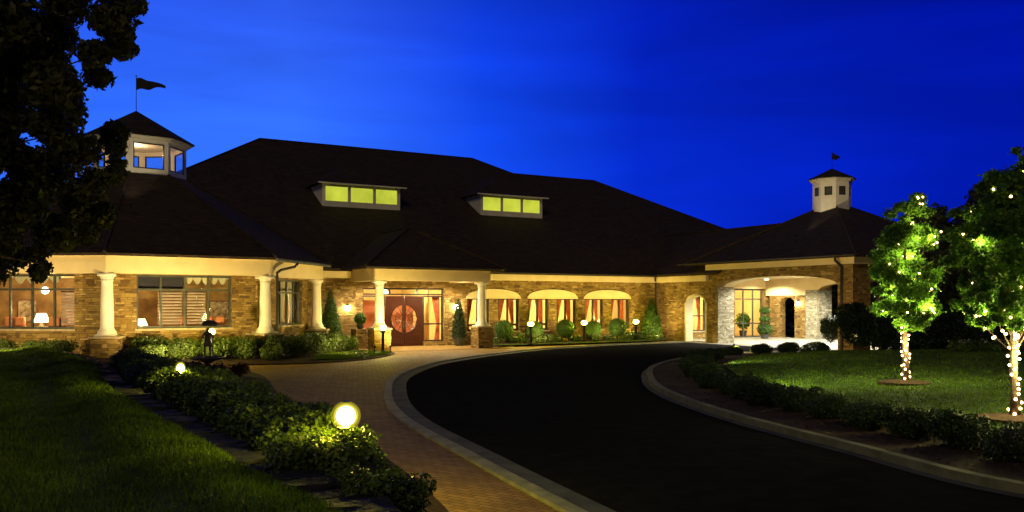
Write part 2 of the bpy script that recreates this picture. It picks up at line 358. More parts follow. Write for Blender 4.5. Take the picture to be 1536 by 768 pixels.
M['lwall'] = mat('lounge_wall', rough=.7, build=noise_col((.20, .11, .035), (.40, .25, .09), 1.6, 4))
M['iwall_red'] = mat('interior_red_wall', rough=.8, build=noise_col((.50, .16, .07), (.58, .20, .10), 1))
M['iwood'] = mat('interior_wood', rough=.4, build=noise_col((.14, .06, .025), (.26, .12, .05), 5, stretch=(1, 6, 1)))
M['drape_red'] = mat('red_drape', rough=.85, build=noise_col((.50, .09, .04), (.66, .20, .09), 4))
M['drape_pale'] = mat('pale_drape', rough=.85, build=noise_col((.55, .48, .33), (.66, .58, .42), 4))
M['blind'] = mat('slatted_blind', rough=.7, build=noise_col((.34, .22, .19), (.50, .36, .30), 3))
M['shade_dark'] = mat('dark_shade_cloth', (.035, .03, .045), .8)
M['print'] = mat('print_paper', rough=.6, build=noise_col((.15, .10, .05), (.7, .6, .4), 5, 3))
M['pot'] = mat('pot_glaze', (.05, .05, .045), .4)

# ------------------------------------------------------------------ building frame
O = Vector((-1.25, 49.3)); UU = Vector((cos(radians(30)), sin(radians(30)))); VV = Vector((-UU.y, UU.x))
def B(u, v, z): return (O.x+UU.x*u+VV.x*v, O.y+UU.y*u+VV.y*v, z)
def frame(p0, p1):
    """local frame along p0->p1: x along, y inward (left-hand normal), z up"""
    p0 = Vector(p0); d = (Vector(p1)-p0); ln = d.length; d.normalize(); n = Vector((-d.y, d.x))
    return (lambda x, y, z: (p0.x+d.x*x+n.x*y, p0.y+d.y*x+n.y*y, z)), ln
def S(z0, z1, ops, ln, F, y0, y1, mb, x0=0):
    """wall x0..ln with rectangular openings (a,b,za,zb)"""
    x = x0
    for a, b, za, zb in sorted(ops):
        if a > x: mb.box(x, y0, z0, a, y1, z1, F)
        if za > z0: mb.box(a, y0, z0, b, y1, za, F)
        if zb < z1: mb.box(a, y0, zb, b, y1, z1, F)
        x = b
    if x < ln: mb.box(x, y0, z0, ln, y1, z1, F)
def arch_head(mb, a, b, zs, za, ztop, y0, y1, F, n=24):
    """wall above a segmental arch a..b, springing zs, crown za, up to ztop"""
    for i in range(n):
        xa, xb = a+(b-a)*i/n, a+(b-a)*(i+1)/n
        g = lambda x: zs+(za-zs)*sqrt(max(0, 1-((2*(x-a)/(b-a)-1)**2)))
        ga, gb = g(xa), g(xb)
        mb.hexa([F(xa, y0, ga), F(xb, y0, gb), F(xb, y1, gb), F(xa, y1, ga)], [F(xa, y0, ztop), F(xb, y0, ztop), F(xb, y1, ztop), F(xa, y1, ztop)])

# ------------------------------------------------------------------ clubhouse
HOUSE = thing('clubhouse', B(0, 0, 0), 'long low stone clubhouse with hipped brown roofs, lit windows and two white cupolas', 'clubhouse')
def part(name, mb, m, p=None, **k): return mb.build(name, m, p or HOUSE, **k)
C0 = Vector((-17.3, 39.9))
PP = [Vector(p) for p in ((-21.15, 32.66), (-15.0, 32.1), (-10.05, 35.35), (-9.18, 40.8), (-12.03, 46.18), (-18.0, 48.07), (-24.4, 44.0), (-25.2, 37.8))]
def rad(p, d): q = p-C0; return C0+q*(1+d/q.length)

def window(F, a, b, z0, z1, cols, trans=None, fw=.06, yd=.12, m='wframe', sill=True, gl='glass'):
    mb = MB()
    mb.box(a, yd, z0, a+fw, yd+.09, z1, F).box(b-fw, yd, z0, b, yd+.09, z1, F)
    mb.box(a+fw, yd, z0, b-fw, yd+.09, z0+fw, F).box(a+fw, yd, z1-fw, b-fw, yd+.09, z1, F)
    for k in range(1, cols):
        x = a+(b-a)*k/cols; mb.box(x-fw*.45, yd+.004, z0+fw, x+fw*.45, yd+.085, z1-fw, F)
    for tz in (trans or []): mb.box(a+fw, yd+.008, tz-fw*.5, b-fw, yd+.08, tz+fw*.5, F)
    fr = part('window', mb, M[m])
    g = MB().box(a+fw*.5, yd+.04, z0+fw*.5, b-fw*.5, yd+.048, z1-fw*.5, F)
    g.build('pane', M[gl], fr)
    if sill: MB().box(a-.06, -.05, z0-.08, b+.06, yd, z0, F).build('sill', M['cap'], fr)
    return fr

# --- pavilion walls
stone = MB()
FA, la = frame(PP[0], PP[1]); FB, lb = frame(PP[1], PP[2]); FC, lc = frame(PP[2], PP[3])
inset = lambda F: (lambda x, y, z: F(x, y+.40, z))
FA, FB, FC = inset(FA), inset(FB), inset(FC)
S(0, 3.5, [(1.10, 4.66, 1.36, 3.43)], la-.15, FA, 0, .35, stone, .1)
S(0, 3.5, [(1.09, 4.67, 1.36, 3.43)], lb-.15, FB, 0, .35, stone, .1)
S(0, 3.5, [(1.9, 4.75, 1.36, 3.38)], lc-.1, FC, 0, .35, stone, .1)
for k in (3, 4, 5, 6, 7):
    F, l = frame(PP[k], PP[(k+1) % 8]); F = inset(F); stone.box(.1, 0, 0, l-.1, .35, 3.5, F)
# --- main front wall and passage walls
F1 = lambda x, y, z: B(x-12, y, z)
wins = [(-1.45, -.02), (.52, 1.93), (2.54, 3.94), (4.52, 5.92), (6.53, 7.93), (8.53, 9.93)]
ops = [(-7.6+12, -2.9+12, -1, 3.15)]+[(a+12, b+12, .75, 2.66) for a, b in wins]+[(14.1+12, 16.3+12, .5, 2.8), (18.9+12, 21.6+12, -1, 3.3)]
S(-.1, 3.75, [(a, b, max(z, -.1), t) for a, b, z, t in ops], 23.0+12, F1, 0, .35, stone, 0)
stone.box(-.0, .0, -.1, .35, 2.5, 3.75, F1)
# passage side wall (arched opening) and its mirror
FW2 = lambda x, y, z: B(12.1+y, -x, z)       # x = distance toward the viewer
def arched_wall(F, a, b, zs, za, x0, x1, ztop, mb, th):
    mb.box(x0, 0, -.1, a, th, ztop, F); mb.box(b, 0, -.1, x1, th, ztop, F); arch_head(mb, a, b, zs, za, ztop, 0, th, F)
arched_wall(FW2, 2.80, 4.52, 2.36, 2.80, 0.0, 4.93, 4.05, stone, .5)
FW3 = lambda x, y, z: B(21.8+y, -x, z)
arched_wall(FW3, 1.3, 2.55, 2.35, 2.74, .35, 3.5, 3.9, stone, .5)
part('stone_wall', stone, M['stone'])
for F_, a_, b_, zs_, za_ in ((FW2, 2.80, 4.52, 2.36, 2.80),):
    jl = MB(); jl.box(a_-.10, -.03, 0, a_+.014, .53, zs_, F_).box(b_-.014, -.03, 0, b_+.10, .53, zs_, F_)
    for i in range(16):
        g_ = lambda x: zs_+(za_-zs_)*sqrt(max(0, 1-((2*(x-a_)/(b_-a_)-1)**2)))
        xa, xb = a_+(b_-a_)*i/16, a_+(b_-a_)*(i+1)/16
        jl.hexa([F_(xa, -.03, g_(xa)-.04), F_(xb, -.03, g_(xb)-.04), F_(xb, .53, g_(xb)-.04), F_(xa, .53, g_(xa)-.04)], [F_(xa, -.03, g_(xa)+.08), F_(xb, -.03, g_(xb)+.08), F_(xb, .53, g_(xb)+.08), F_(xa, .53, g_(xa)+.08)])
    part('arch_lining', jl, M['jamb'])
# --- porte-cochere
pc = MB()
FF = lambda x, y, z: B(12.0+y, -3.4-x, z)
pc.box(1.5, 0, -.1, 2.2, 1.3, 4.45, FF); pc.box(10.7, 0, -.1, 11.6, 1.3, 4.45, FF)
arch_head(pc, 2.2, 10.7, 3.28, 3.80, 4.45, 0, .5, FF, 40)
FB2 = lambda x, y, z: B(21.8+y, -3.5-x, z)
pc.box(.003, 0, -.1, 1.0, 1.3, 4.4, FB2); pc.box(10.6, 0, -.1, 11.5, 1.3, 4.45, FB2); arch_head(pc, 1.0, 10.6, 3.2, 3.75, 4.4, .004, .5, FB2, 30)
FS2 = lambda x, y, z: B(13.3+x, -15.0+y, z)
arch_head(pc, 0, 8.5, 3.28, 3.75, 4.45, .005, .5, FS2, 30)
part('porte_cochere_wall', pc, M['stone'])
jp = MB(); jp.box(2.2, .03, 0, 2.235, 1.27, 3.27, FF); jp.box(1.5, 1.3, 0, 2.2, 1.335, 3.27, FF); part('lit_pier_face', jp, M['lit_stone']); jp = MB(); jp.box(.03, -.035, 0, .97, -.001, 3.19, FB2); jp.box(1.0, 0.03, 0, 1.035, 1.27, 3.19, FB2); jp.box(-.02, -.03, 0, .0, -.001, 3.19, FB2)
part('lit_pier_face', jp, M['lit_stone'])  # thin pale sheets on inner pier faces, lamplight put into their colour
ci = MB()
arch_head(ci, 2.2, 10.7, 3.28, 3.80, 4.0, .5, 1.3, FF, 40)
arch_head(ci, 0, 8.5, 3.28, 3.75, 4.0, .5, 1.3, FS2, 24)
ci.box(12.3, -14.9, 3.98, 22.5, -.02, 4.02, lambda x, y, z: B(x, y, z))
ci.box(12.65, -.035, 3.34, 21.76, -.004, 3.975, lambda x, y, z: B(x, y, z))
ci.box(21.76, -3.5, 2.86, 21.795, -.04, 3.975, lambda x, y, z: B(x, y, z))
arch_head(ci, 1.0, 10.6, 3.2, 3.75, 3.975, -.04, .0, FB2, 30); ci.box(.0, -.04, 3.2, 1.0, 0, 3.975, FB2)
part('porte_cochere_ceiling', ci, M['cream'])
# dado of window in passage
# --- cream fascia, beams and soffits
fa = MB()
fa.box(-1.93+12, -.30, 3.64, 23.78, -.002, 4.05, F1)          # wing fascia
fa.box(0.3, -.30, 3.64, -8.35+12, -.002, 4.05, F1)
fa.box(0, -.38, 4.05, -8.35+12, .3, 4.10, F1); fa.box(-1.93+12, -.38, 4.05, 23.7, .3, 4.10, F1)
fa.box(.3, -.30, 3.64, 4.86, 0, 4.05, FW2)
fa.box(.3, -.38, 4.051, 4.84, .1, 4.101, FW2)
part('fascia', fa, M['cream'])
fp = MB()
q = lambda a, b, c, d: fp.box(a, b, 4.27, c, d, 4.64, lambda x, y, z: B(x, y, z))
q(11.78, -15.25, 12.0, -4.85); q(12.0, -15.25, 23.3, -15.0); q(12.0, -5.0, 23.1, -4.85); q(23.1, -15.0, 23.35, -4.85)
fp.box(11.62, -15.42, 4.64, 23.5, -3.6, 4.70, lambda x, y, z: B(x, y, z))
part('porte_cochere_fascia', fp, M['cream'])
ring = MB()
for k in range(8):
    a, b = PP[k], PP[(k+1) % 8]; G = lambda p, d, z: (*rad(p, d), z)
    ring.hexa([G(a, .28, 3.45), G(b, .28, 3.45), G(b, -.55, 3.45), G(a, -.55, 3.45)], [G(a, .28, 4.08), G(b, .28, 4.08), G(b, -.55, 4.08), G(a, -.55, 4.08)])
    ring.hexa([G(a, .37, 4.08), G(b, .37, 4.08), G(b, -.55, 4.08), G(a, -.55, 4.08)], [G(a, .40, 4.17), G(b, .40, 4.17), G(b, -.55, 4.17), G(a, -.55, 4.17)])
part('pavilion_beam', ring, M['cream'])
pb = MB(); I = lambda x, y, z: B(x, y, z)
pb.box(-8.33, -3.65, 3.45, -1.95, -3.02, 4.06, I); pb.box(-8.33, -3.02, 3.45, -7.7, -.003, 4.06, I); pb.box(-2.58, -3.02, 3.45, -1.95, -.003, 4.06, I)
pb.box(-8.45, -3.78, 4.06, -1.83, 0, 4.115, I)
pb.box(-7.69, -3.0, 3.9, -2.6, -.01, 3.95, I)
part('porch_beam', pb, M['cream'])
# --- segmental arch panels over the window pairs
for a, b in ((-1.52, 2.0), (2.47, 5.99), (6.46, 10.0)):
    mb = MB(); n = 20
    for i in range(n):
        xa, xb = a+(b-a)*i/n, a+(b-a)*(i+1)/n
        g = lambda x: 2.68+.47*sqrt(max(0.001, 1-((2*(x-a)/(b-a)-1)**2)))
        mb.hexa([B(xa, -.06, 2.66), B(xb, -.06, 2.66), B(xb, -.004, 2.66), B(xa, -.004, 2.66)], [B(xa, -.06, g(xa)), B(xb, -.06, g(xb)), B(xb, -.004, g(xb)), B(xa, -.004, g(xa))])
    mb.box(a, -.085, 2.60, b, -.003, 2.655, I)
    part('arch_panel', mb, M['cream'])
# --- windows
window(FA, 1.10, 4.66, 1.36, 3.43, 4, [2.86], fw=.08)
window(FB, 1.09, 4.67, 1.36, 3.43, 4, [2.86], fw=.08)
window(FC, 1.9, 4.75, 1.36, 3.38, 4, [2.80], fw=.07)
for a, b in wins: window(F1, a+12, b+12, .75, 2.66, 2, [1.10], fw=.12, m='dark_trim')
window(F1, 26.1, 28.3, .5, 2.8, 2, [1.5], fw=.08)
window(F1, 30.9, 33.6, .0, 3.3, 3, [2.62, .95], fw=.09, m='wframe', sill=False)
# entry screen: two sidelights, three transoms, two leaves
window(F1, 4.4, 5.68, .0, 2.75, 1, [.75], fw=.08, m='dark_trim', sill=False)
window(F1, 7.88, 9.1, .25, 2.75, 1, [1.2], fw=.08, m='dark_trim', sill=False)
window(F1, 4.4, 9.1, 2.77, 3.15, 3, None, fw=.08, m='dark_trim', sill=False)
MB().box(7.88, 0, 0, 9.1, .3, .248, F1).build('door_kerb', M['stone'], HOUSE)
cx, cz, R = 6.78, 1.50, .74
for side in (-1, 1):
    mb = MB(); x0 = 5.70 if side < 0 else 6.79; x1 = 6.77 if side < 0 else 7.86; n = 22
    for i in range(n):
        xa, xb = x0+(x1-x0)*i/n, x0+(x1-x0)*(i+1)/n
        h = lambda x: sqrt(max(0, R*R-(x-cx)**2)) if abs(x-cx) > .10 else (sqrt(R*R-.01) if True else 0)
        ha, hb = h(xa), h(xb)
        mid = (xa+xb)/2
        if abs(mid-cx) < .10: ha = hb = 0
        if ha+hb == 0: mb.box(xa, .08, .02, xb, .15, 2.72, F1); continue
        mb.hexa([F1(xa, .08, .02), F1(xb, .08, .02), F1(xb, .15, .02), F1(xa, .15, .02)], [F1(xa, .08, cz-ha), F1(xb, .08, cz-hb), F1(xb, .15, cz-hb), F1(xa, .15, cz-ha)])
        mb.hexa([F1(xa, .08, cz+ha), F1(xb, .08, cz+hb), F1(xb, .15, cz+hb), F1(xa, .15, cz+ha)], [F1(xa, .08, 2.72), F1(xb, .08, 2.72), F1(xb, .15, 2.72), F1(xa, .15, 2.72)])
    d = part('door', mb, M['wood'])
    # moulded ring, lower and upper raised panels, lead pattern
    pn = MB(); s = side
    xi, xo = (x0+.14, x1-.14)
    pn.box(xi, .055, .14, xo, .085, .24, F1).box(xi, .055, .56, xo, .085, .62, F1).box(xi, .055, .24, xi+.07, .085, .56, F1).box(xo-.07, .055, .24, xo, .085, .56, F1)
    pn.box(xi, .055, 2.42, xo, .085, 2.52, F1)
    arc = [F1(cx+s*(R+.04)*sin(t), .07, cz+(R+.04)*cos(t)) for t in [pi*(.045+.91*k/18) for k in range(19)]]
    pn.tube(arc, .035, 6); pn.build('moulding', M['wood'], d)
    gl = MB(); gl.box(min(x0, x1)+.12 if s < 0 else x0+.10, .108, cz-R+.02, x1-.10 if s < 0 else x1-.12, .114, cz+R-.02, F1); gl.build('pane', M['glass'], d)
    ld = MB()
    for rr in (.25, .5):
        ld.tube([F1(cx+s*max(.1, rr*sin(t)), .10, cz+rr*cos(t)) for t in [pi*k/12 for k in range(13)]], .016, 5)
    for t in (.5, .9, 1.3, 1.84, 2.24, 2.64):
        ld.tube([F1(cx+s*.25*sin(t), .10, cz+.25*cos(t)), F1(cx+s*.74*sin(t), .10, cz+.74*cos(t))], .014, 5)
    for t in (1.1, 1.57, 2.04):
        ld.tube([F1(cx+s*(.38+.08*cos(a))*sin(t), .10, cz+.38*cos(t)+.08*sin(a)) for a in [2*pi*k/8 for k in range(9)]], .014, 5)
    ld.build('leading', M['wood'], d)
    MB().tube([F1(cx+s*.055, .08, .95), F1(cx+s*.055, .02, .98), F1(cx+s*.055, .02, 1.32), F1(cx+s*.055, .08, 1.35)], .014, 6).build('handle', M['bronze'], d)
# --- columns on stone pedestals
def column(p, ped=1.12, top=3.45, r=.235, pw=.46, rot=0, base=0):
    mb = MB(); x, y = p
    prof = [(r*1.5, ped), (r*1.5, ped+.09), (r*1.36, ped+.10), (r*1.40, ped+.16), (r*1.22, ped+.20), (r*1.06, ped+.27), (r, ped+.36)]
    for k in range(8):
        t = (k+1)/8; prof.append((r*(1-.17*t**1.6), ped+.36+(top-.32-ped-.36)*t))
    prof += [(r*.92, top-.30), (r*.92, top-.26), (r*.85, top-.25), (r*1.05, top-.15), (r*1.12, top-.12)]
    mb.lathe(prof, (x, y, 0), 28); 
    c, s_ = cos(rot), sin(rot); Fl = lambda a, b, z: (x+c*a-s_*b, y+s_*a+c*b, z)
    mb.box(-r*1.22, -r*1.22, top-.12, r*1.22, r*1.22, top-.001, Fl)
    mb.box(-r*1.6, -r*1.6, ped-.001, r*1.6, r*1.6, ped+.06, Fl)
    co = part('column', mb, M['white']); 
    me = co.data; me.polygons.foreach_set('use_smooth', [len(p_.vertices) == 4 for p_ in me.polygons])
    pd = MB(); pd.box(-pw, -pw, base-.1, pw, pw, ped-.08, Fl); pd.build('pedestal', M['stone'], co)
    MB().box(-pw-.05, -pw-.05, ped-.08, pw+.05, pw+.05, ped, Fl).build('pedestal_cap', M['cap'], co)
for k in (0, 1, 2, 3): column(rad(PP[k], -.02), rot=math.atan2(*(reversed(PP[k]-C0)))+pi/2, pw=.50)
for u in (-7.97, -2.30): column(B(u, -3.33, 0)[:2], rot=radians(30), pw=.43, r=.23)
# --- roofs
SL = .565; zr = lambda v: 4.12+SL*(v+.45)
R_ = MB(); Q = lambda *ps: R_.slab([B(*p) for p in ps], .14)
Q((-25.3, -.45, 4.12), (31, -.45, 4.12), (17, 13.8, zr(13.8)), (9.5, 13.8, zr(13.8)), (7.2, 16.1, zr(16.1)), (-9, 16.1, zr(16.1)))
Q((-25.3, -.45, 4.12), (-9, 16.1, zr(16.1)), (-25.3, 32.6, 4.12))
Q((-25.3, 32.6, 4.12), (-9, 16.1, zr(16.1)), (7.2, 16.1, zr(16.1)), (23.75, 32.6, 4.12))
Q((7.2, 16.1, zr(16.1)), (9.5, 13.8, zr(13.8)), (23.75, 28.05, 4.12), (23.75, 32.6, 4.12))
Q((9.5, 13.8, zr(13.8)), (17, 13.8, zr(13.8)), (31.2, 28.05, 4.12), (23.75, 28.05, 4.12))
Q((31, -.45, 4.12), (31.2, 28.05, 4.12), (17, 13.8, zr(13.8)))
part('main_roof', R_, M['shingle'])
R_ = MB(); Q((11.65, -6, 4.12), (17, -6, 7.14), (17, 4.9, 7.14), (11.65, -.45, 4.12)); Q((22.35, -6, 4.12), (22.35, -.45, 4.12), (17, 4.9, 7.14), (17, -6, 7.14))
part('passage_roof', R_, M['shingle'])
R_ = MB(); ap = (17.6, -9.3, 8.15); cs = [(11.5, -15.55), (23.65, -15.55), (23.65, -3.45), (11.5, -3.45)]
for i in range(4): Q((*cs[i], 4.71), (*cs[(i+1) % 4], 4.71), ap)
part('porte_cochere_roof', R_, M['shingle'])
R_ = MB(); KT = .745
for k in range(8):
    a, b = rad(PP[k], .62), rad(PP[(k+1) % 8], .62); a1, b1 = a.lerp(C0, KT), b.lerp(C0, KT); zt_ = 4.18+(9.35-4.18)*KT; R_.slab([(a.x, a.y, 4.18), (b.x, b.y, 4.18), (b1.x, b1.y, zt_), (a1.x, a1.y, zt_)], .10)
part('pavilion_roof', R_, M['shingle'])
R_ = MB(); u0, u1, v0 = -8.95, -1.30, -4.12; um = (u0+u1)/2; hw = (u1-u0)/2; zt = 4.13+.58*hw; vb = (zt-4.12)/SL-.45+.2
Q((u0, v0, 4.13), (u1, v0, 4.13), (um, v0+hw, zt)); Q((u0, v0, 4.13), (um, v0+hw, zt), (um, vb, zt), (u0, -.3, 4.13)); Q((u1, v0, 4.13), (u1, -.3, 4.13), (um, vb, zt), (um, v0+hw, zt))
part('porch_roof', R_, M['shingle'])
# ridge and hip caps
rc = MB(); up = lambda u, v, z: B(u, v, z+.03)
for a, b in (((-25.3, -.45, 4.12), (-9, 16.1, zr(16.1))), ((-9, 16.1, zr(16.1)), (7.2, 16.1, zr(16.1))), ((7.2, 16.1, zr(16.1)), (9.5, 13.8, zr(13.8))), ((9.5, 13.8, zr(13.8)), (17, 13.8, zr(13.8))), ((17, 13.8, zr(13.8)), (31, -.45, 4.12)), ((17, -6, 7.14), (17, 4.9, 7.14)),
             ((u0, v0, 4.13), (um, v0+hw, zt)), ((u1, v0, 4.13), (um, v0+hw, zt)), ((um, v0+hw, zt), (um, vb, zt)), ((11.5, -15.55, 4.71), (17.6, -9.3, 8.15)), ((11.5, -3.45, 4.71), (17.6, -9.3, 8.15)), ((23.65, -15.55, 4.71), (17.6, -9.3, 8.15))): rc.tube([up(*a), up(*b)], .055, 6)
for k in (0, 1, 2, 3, 4): a = rad(PP[k], .62); a1 = a.lerp(C0, KT); rc.tube([(a.x, a.y, 4.2), (a1.x, a1.y, 4.2+5.17*KT)], .06, 6)
part('ridge_cap', rc, M['shingle'])
# --- dormers
for (a, b) in ((-7.7, -2.76), (2.85, 7.6)):
    vf = 6.55; zb = 4.12+SL*(vf+.45)+.02; zt = zb+1.32
    mb = MB(); vbk = (zt-4.12)/SL-.45
    for x in (a, b-.08):
        mb.add([B(x, vf, zb), B(x+.08, vf, zb), B(x+.08, vf, zt), B(x, vf, zt), B(x, vbk, zt), B(x+.08, vbk, zt)], [(0, 1, 2, 3), (0, 3, 4), (1, 5, 2), (3, 2, 5, 4), (0, 4, 5, 1)])
    mb.box(a+.08, vf, zb-.03, b-.08, vf+.1, zb+.32, I); mb.box(a+.08, vf, zt-.14, b-.08, vf+.1, zt, I)
    n = 3; W = (b-a-.16)
    for k in range(1, n): mb.box(a+.08+W*k/n-.09, vf, zb+.32, a+.08+W*k/n+.09, vf+.1, zt-.14, I)
    mb.box(a+.08, vf, zb+.32, a+.2, vf+.1, zt-.14, I); mb.box(b-.2, vf, zb+.32, b-.08, vf+.1, zt-.14, I)
    dm = part('dormer', mb, M['white'])
    for k in range(n):
        MB().box(a+.1+W*k/n+.02, vf+.05, zb+.30, a+.06+W*(k+1)/n-.02, vf+.06, zt-.12, I).build('pane', M['dormer'], dm)
    rf = MB(); e0, e1, ve = a-.30, b+.30, vf-.30; hw = (e1-e0)/2; zz = zt+.05+SL*hw; um = (e0+e1)/2
    K = lambda *ps: rf.slab([B(*p) for p in ps], .05)
    vk = (zz-4.12)/SL-.45; v1 = (zt+.05-4.12)/SL-.45
    K((e0, ve, zt+.05), (e1, ve, zt+.05), (um, ve+hw, zz)); K((e0, ve, zt+.05), (um, ve+hw, zz), (um, vk, zz), (e0, v1, zt+.05)); K((e1, ve, zt+.05), (e1, v1, zt+.05), (um, vk, zz), (um, ve+hw, zz))
    rf.build('dormer_roof', M['shingle'], dm)
    ed = MB().box(e0-.02, ve-.03, zt-.02, e1+.02, ve+.10, zt+.055, I); ed.build('dormer_fascia', M['white'], dm)
# --- cupolas
def cupola(c, z0, z1, r, rot, apex, winz, post, over, openw):
    cxx, cyy = c; mb = MB(); pts = lambda rr: [(cxx+rr*cos(rot+k*pi/4), cyy+rr*sin(rot+k*pi/4)) for k in range(8)]
    a = pts(r); b = pts(r-.10); wa, wb = winz
    def ringb(o, i, za, zb):
        for k in range(8):
            j = (k+1) % 8; mb.hexa([(*o[k], za), (*o[j], za), (*i[j], za), (*i[k], za)], [(*o[k], zb), (*o[j], zb), (*i[j], zb), (*i[k], zb)])
    ringb(a, b, z0, wa); ringb(a, b, wb, z1)
    for k in range(8):
        j = (k+1) % 8; F, l = frame(a[k], a[j])
        mb.box(.0, .004, wa, post, .095, wb, F); mb.box(l-post, .004, wa, l, .095, wb, F)
    ringb(pts(r+over*.55), b, z1, z1+.10); ringb(pts(r+over), b, z1+.10, z1+.17)
    mb.prism(pts(r-.05), z1+.05, z1+.1); mb.prism(pts(r-.11), wa-.12, wa-.06)
    cu = part('cupola', mb, M['white'])
    for k in range(8):
        j = (k+1) % 8; F, l = frame(a[k], a[j])
        w_ = MB(); f = .05
        w_.box(post, .02, wa, post+f, .08, wb, F).box(l-post-f, .02, wa, l-post, .08, wb, F).box(post+f, .02, wa, l-post-f, .08, wa+f, F).box(post+f, .02, wb-f, l-post-f, .08, wb, F)
        w_.build('window_frame', M['dark_trim'], cu)
        if openw: MB().box(post+f, .045, wa+f, l-post-f, .051, wb-f, F).build('pane', M['glass'], cu)
        else: MB().box(post+f, .045, wa+f, l-post-f, .06, wb-f, F).build('louvre', M['wframe'], cu)
    rf = MB(); e = pts(r+over+.05); ap = (cxx, cyy, apex)
    for k in range(8): rf.slab([(*e[k], z1+.18), (*e[(k+1) % 8], z1+.18), ap], .05)
    rf.build('cupola_roof', M['shingle'], cu)
cupola(C0, 7.5, 9.55, 2.17, radians(-74), 11.2, (8.28, 9.42), .17, .32, True)
PCc = B(17.6, -9.1, 0)[:2]
cupola(PCc, 7.0, 9.33, 1.08, radians(-99), 10.15, (8.5, 9.0), .20, .22, False)
# --- gutters and downspouts
def spout(pts, r=.055): part('downspout', MB().tube(pts, r, 8), M['dark_trim'])
a2 = rad(PP[2], .66); t2 = rad(PP[2], -.05); dC = (PP[3]-PP[2]).normalized(); nC = Vector((dC.y, -dC.x))
g0 = PP[2]+dC*1.75+nC*.62; g1 = PP[2]+dC*.5+nC*.44
s0 = PP[2]+dC*.22+nC*.40
spout([(g0.x, g0.y, 4.12), (g0.x, g0.y, 4.0), (g0.x*.85+g1.x*.15, g0.y*.85+g1.y*.15, 3.88), (g1.x, g1.y, 3.70), (s0.x, s0.y, 3.58), (s0.x, s0.y, 3.45), (s0.x, s0.y, .6)], .06)
spout([B(11.6, -.5, 4.1), B(11.6, -.5, 3.9), B(11.85, -.15, 3.65), B(11.95, -.09, 3.5), B(11.95, -.09, 2), B(11.95, -.09, 0)])
spout([B(11.5, -14.35, 4.7), B(11.5, -14.35, 4.45), B(11.75, -14.4, 4.25), B(11.9, -14.4, 4.1), B(11.9, -14.4, 2), B(11.9, -14.4, 0)], .07)
gm = MB()
for k in (1, 2):
    pass
a, b = rad(PP[2], .64), rad(PP[3], .60)
gm.tube([(a.x, a.y, 4.10), (b.x, b.y, 4.10)], .075, 8)
part('gutter', gm, M['gutter'])
gm = MB().tube([B(-1.2, -.50, 4.07), B(11.55, -.50, 4.07)], .05, 8).tube([B(-8.95, -4.16, 4.09), B(-1.3, -4.16, 4.09)], .045, 8)
gm.tube([B(11.45, -15.5, 4.68), B(11.45, -2.7, 4.68)], .05, 8); part('gutter', gm, M['dark_trim'])
# --- interiors
im = MB(); im.box(-8.2, 6.5, 0, 23, 6.6, 3.6, I); im.box(-8.3, .36, 0, -8.2, 6.5, 3.6, I); im.box(23, .36, 0, 23.1, 6.5, 3.6, I); im.box(17.0, .4, 0, 17.1, 6.5, 3.6, I)
im.box(-2.7, 2.6, 0, -2.6, 6.5, 3.6, I)
part('interior_wall', im, M['iwall'])
im = MB().box(-8.2, .36, 3.55, 23, 6.5, 3.6, I); part('interior_ceiling', im, M['cream'])
im = MB().box(-8.2, .36, -.05, 23, 6.5, .02, I); part('interior_floor', im, M['iwood'])
im = MB().box(-6.9, 2.6, 0, -3.6, 2.7, 2.5, I); part('interior_screen', im, M['iwall_red'])
im = MB(); im.box(13.6, 2.2, 0, 16.8, 2.3, 2.9, I); part('interior_red_wall', im, M['iwall_red'])
# pavilion lounge
im = MB(); Fp, lp = frame((-25.0, 35.9), (-10.3, 40.6)); im.box(0, 0, .2, lp, .1, 3.45, Fp); part('lounge_wall', im, M['lwall'])
im = MB(); im.prism([tuple(rad(p, -.8)) for p in PP], 3.40, 3.44); im.prism([tuple(rad(p, -.8)) for p in PP], .2, .25); part('lounge_ceiling', im, M['cream'])
# ------------------------------------------------------------------ ground
def cdt(poly, step, extra=()):
    poly = [Vector(p) for p in poly]; xs = [p.x for p in poly]; ys = [p.y for p in poly]; n = len(poly)
    arr = np.array([(p.x, p.y) for p in poly]); gx = np.arange(min(xs), max(xs), step); gy = np.arange(min(ys), max(ys), step)
    g = np.array([(a+(step*.5 if j % 2 else 0), b) for j, b in enumerate(gy) for a in gx]).reshape(-1, 2)
    ins = inside(g, arr) & (pdist(g, arr, True) > step*.3)
    pts = poly+[Vector(p) for p in g[ins]]
    r = geometry.delaunay_2d_cdt(pts, [(i, (i+1) % n) for i in range(n)], [], 1, 1e-4)
    return np.array([(p.x, p.y) for p in r[0]]), r[2]
def inside(g, poly):
    c = np.zeros(len(g), bool); n = len(poly)
    for i in range(n):
        a, b = poly[i], poly[(i+1) % n]
        if a[1] == b[1]: continue
        m = ((a[1] > g[:, 1]) != (b[1] > g[:, 1])) & (g[:, 0] < (b[0]-a[0])*(g[:, 1]-a[1])/(b[1]-a[1])+a[0]); c ^= m
    return c
def pdist(g, pts, closed=False):
    pts = np.asarray(pts, float); g = np.asarray(g, float); d = np.full(len(g), 1e9); n = len(pts)
    for i in range(n if closed else n-1):
        a, b = pts[i], pts[(i+1) % n]; ab = b-a; t = np.clip(((g-a)@ab)/max(ab@ab, 1e-9), 0, 1)
        d = np.minimum(d, np.linalg.norm(g-(a+t[:, None]*ab), axis=1))
    return d
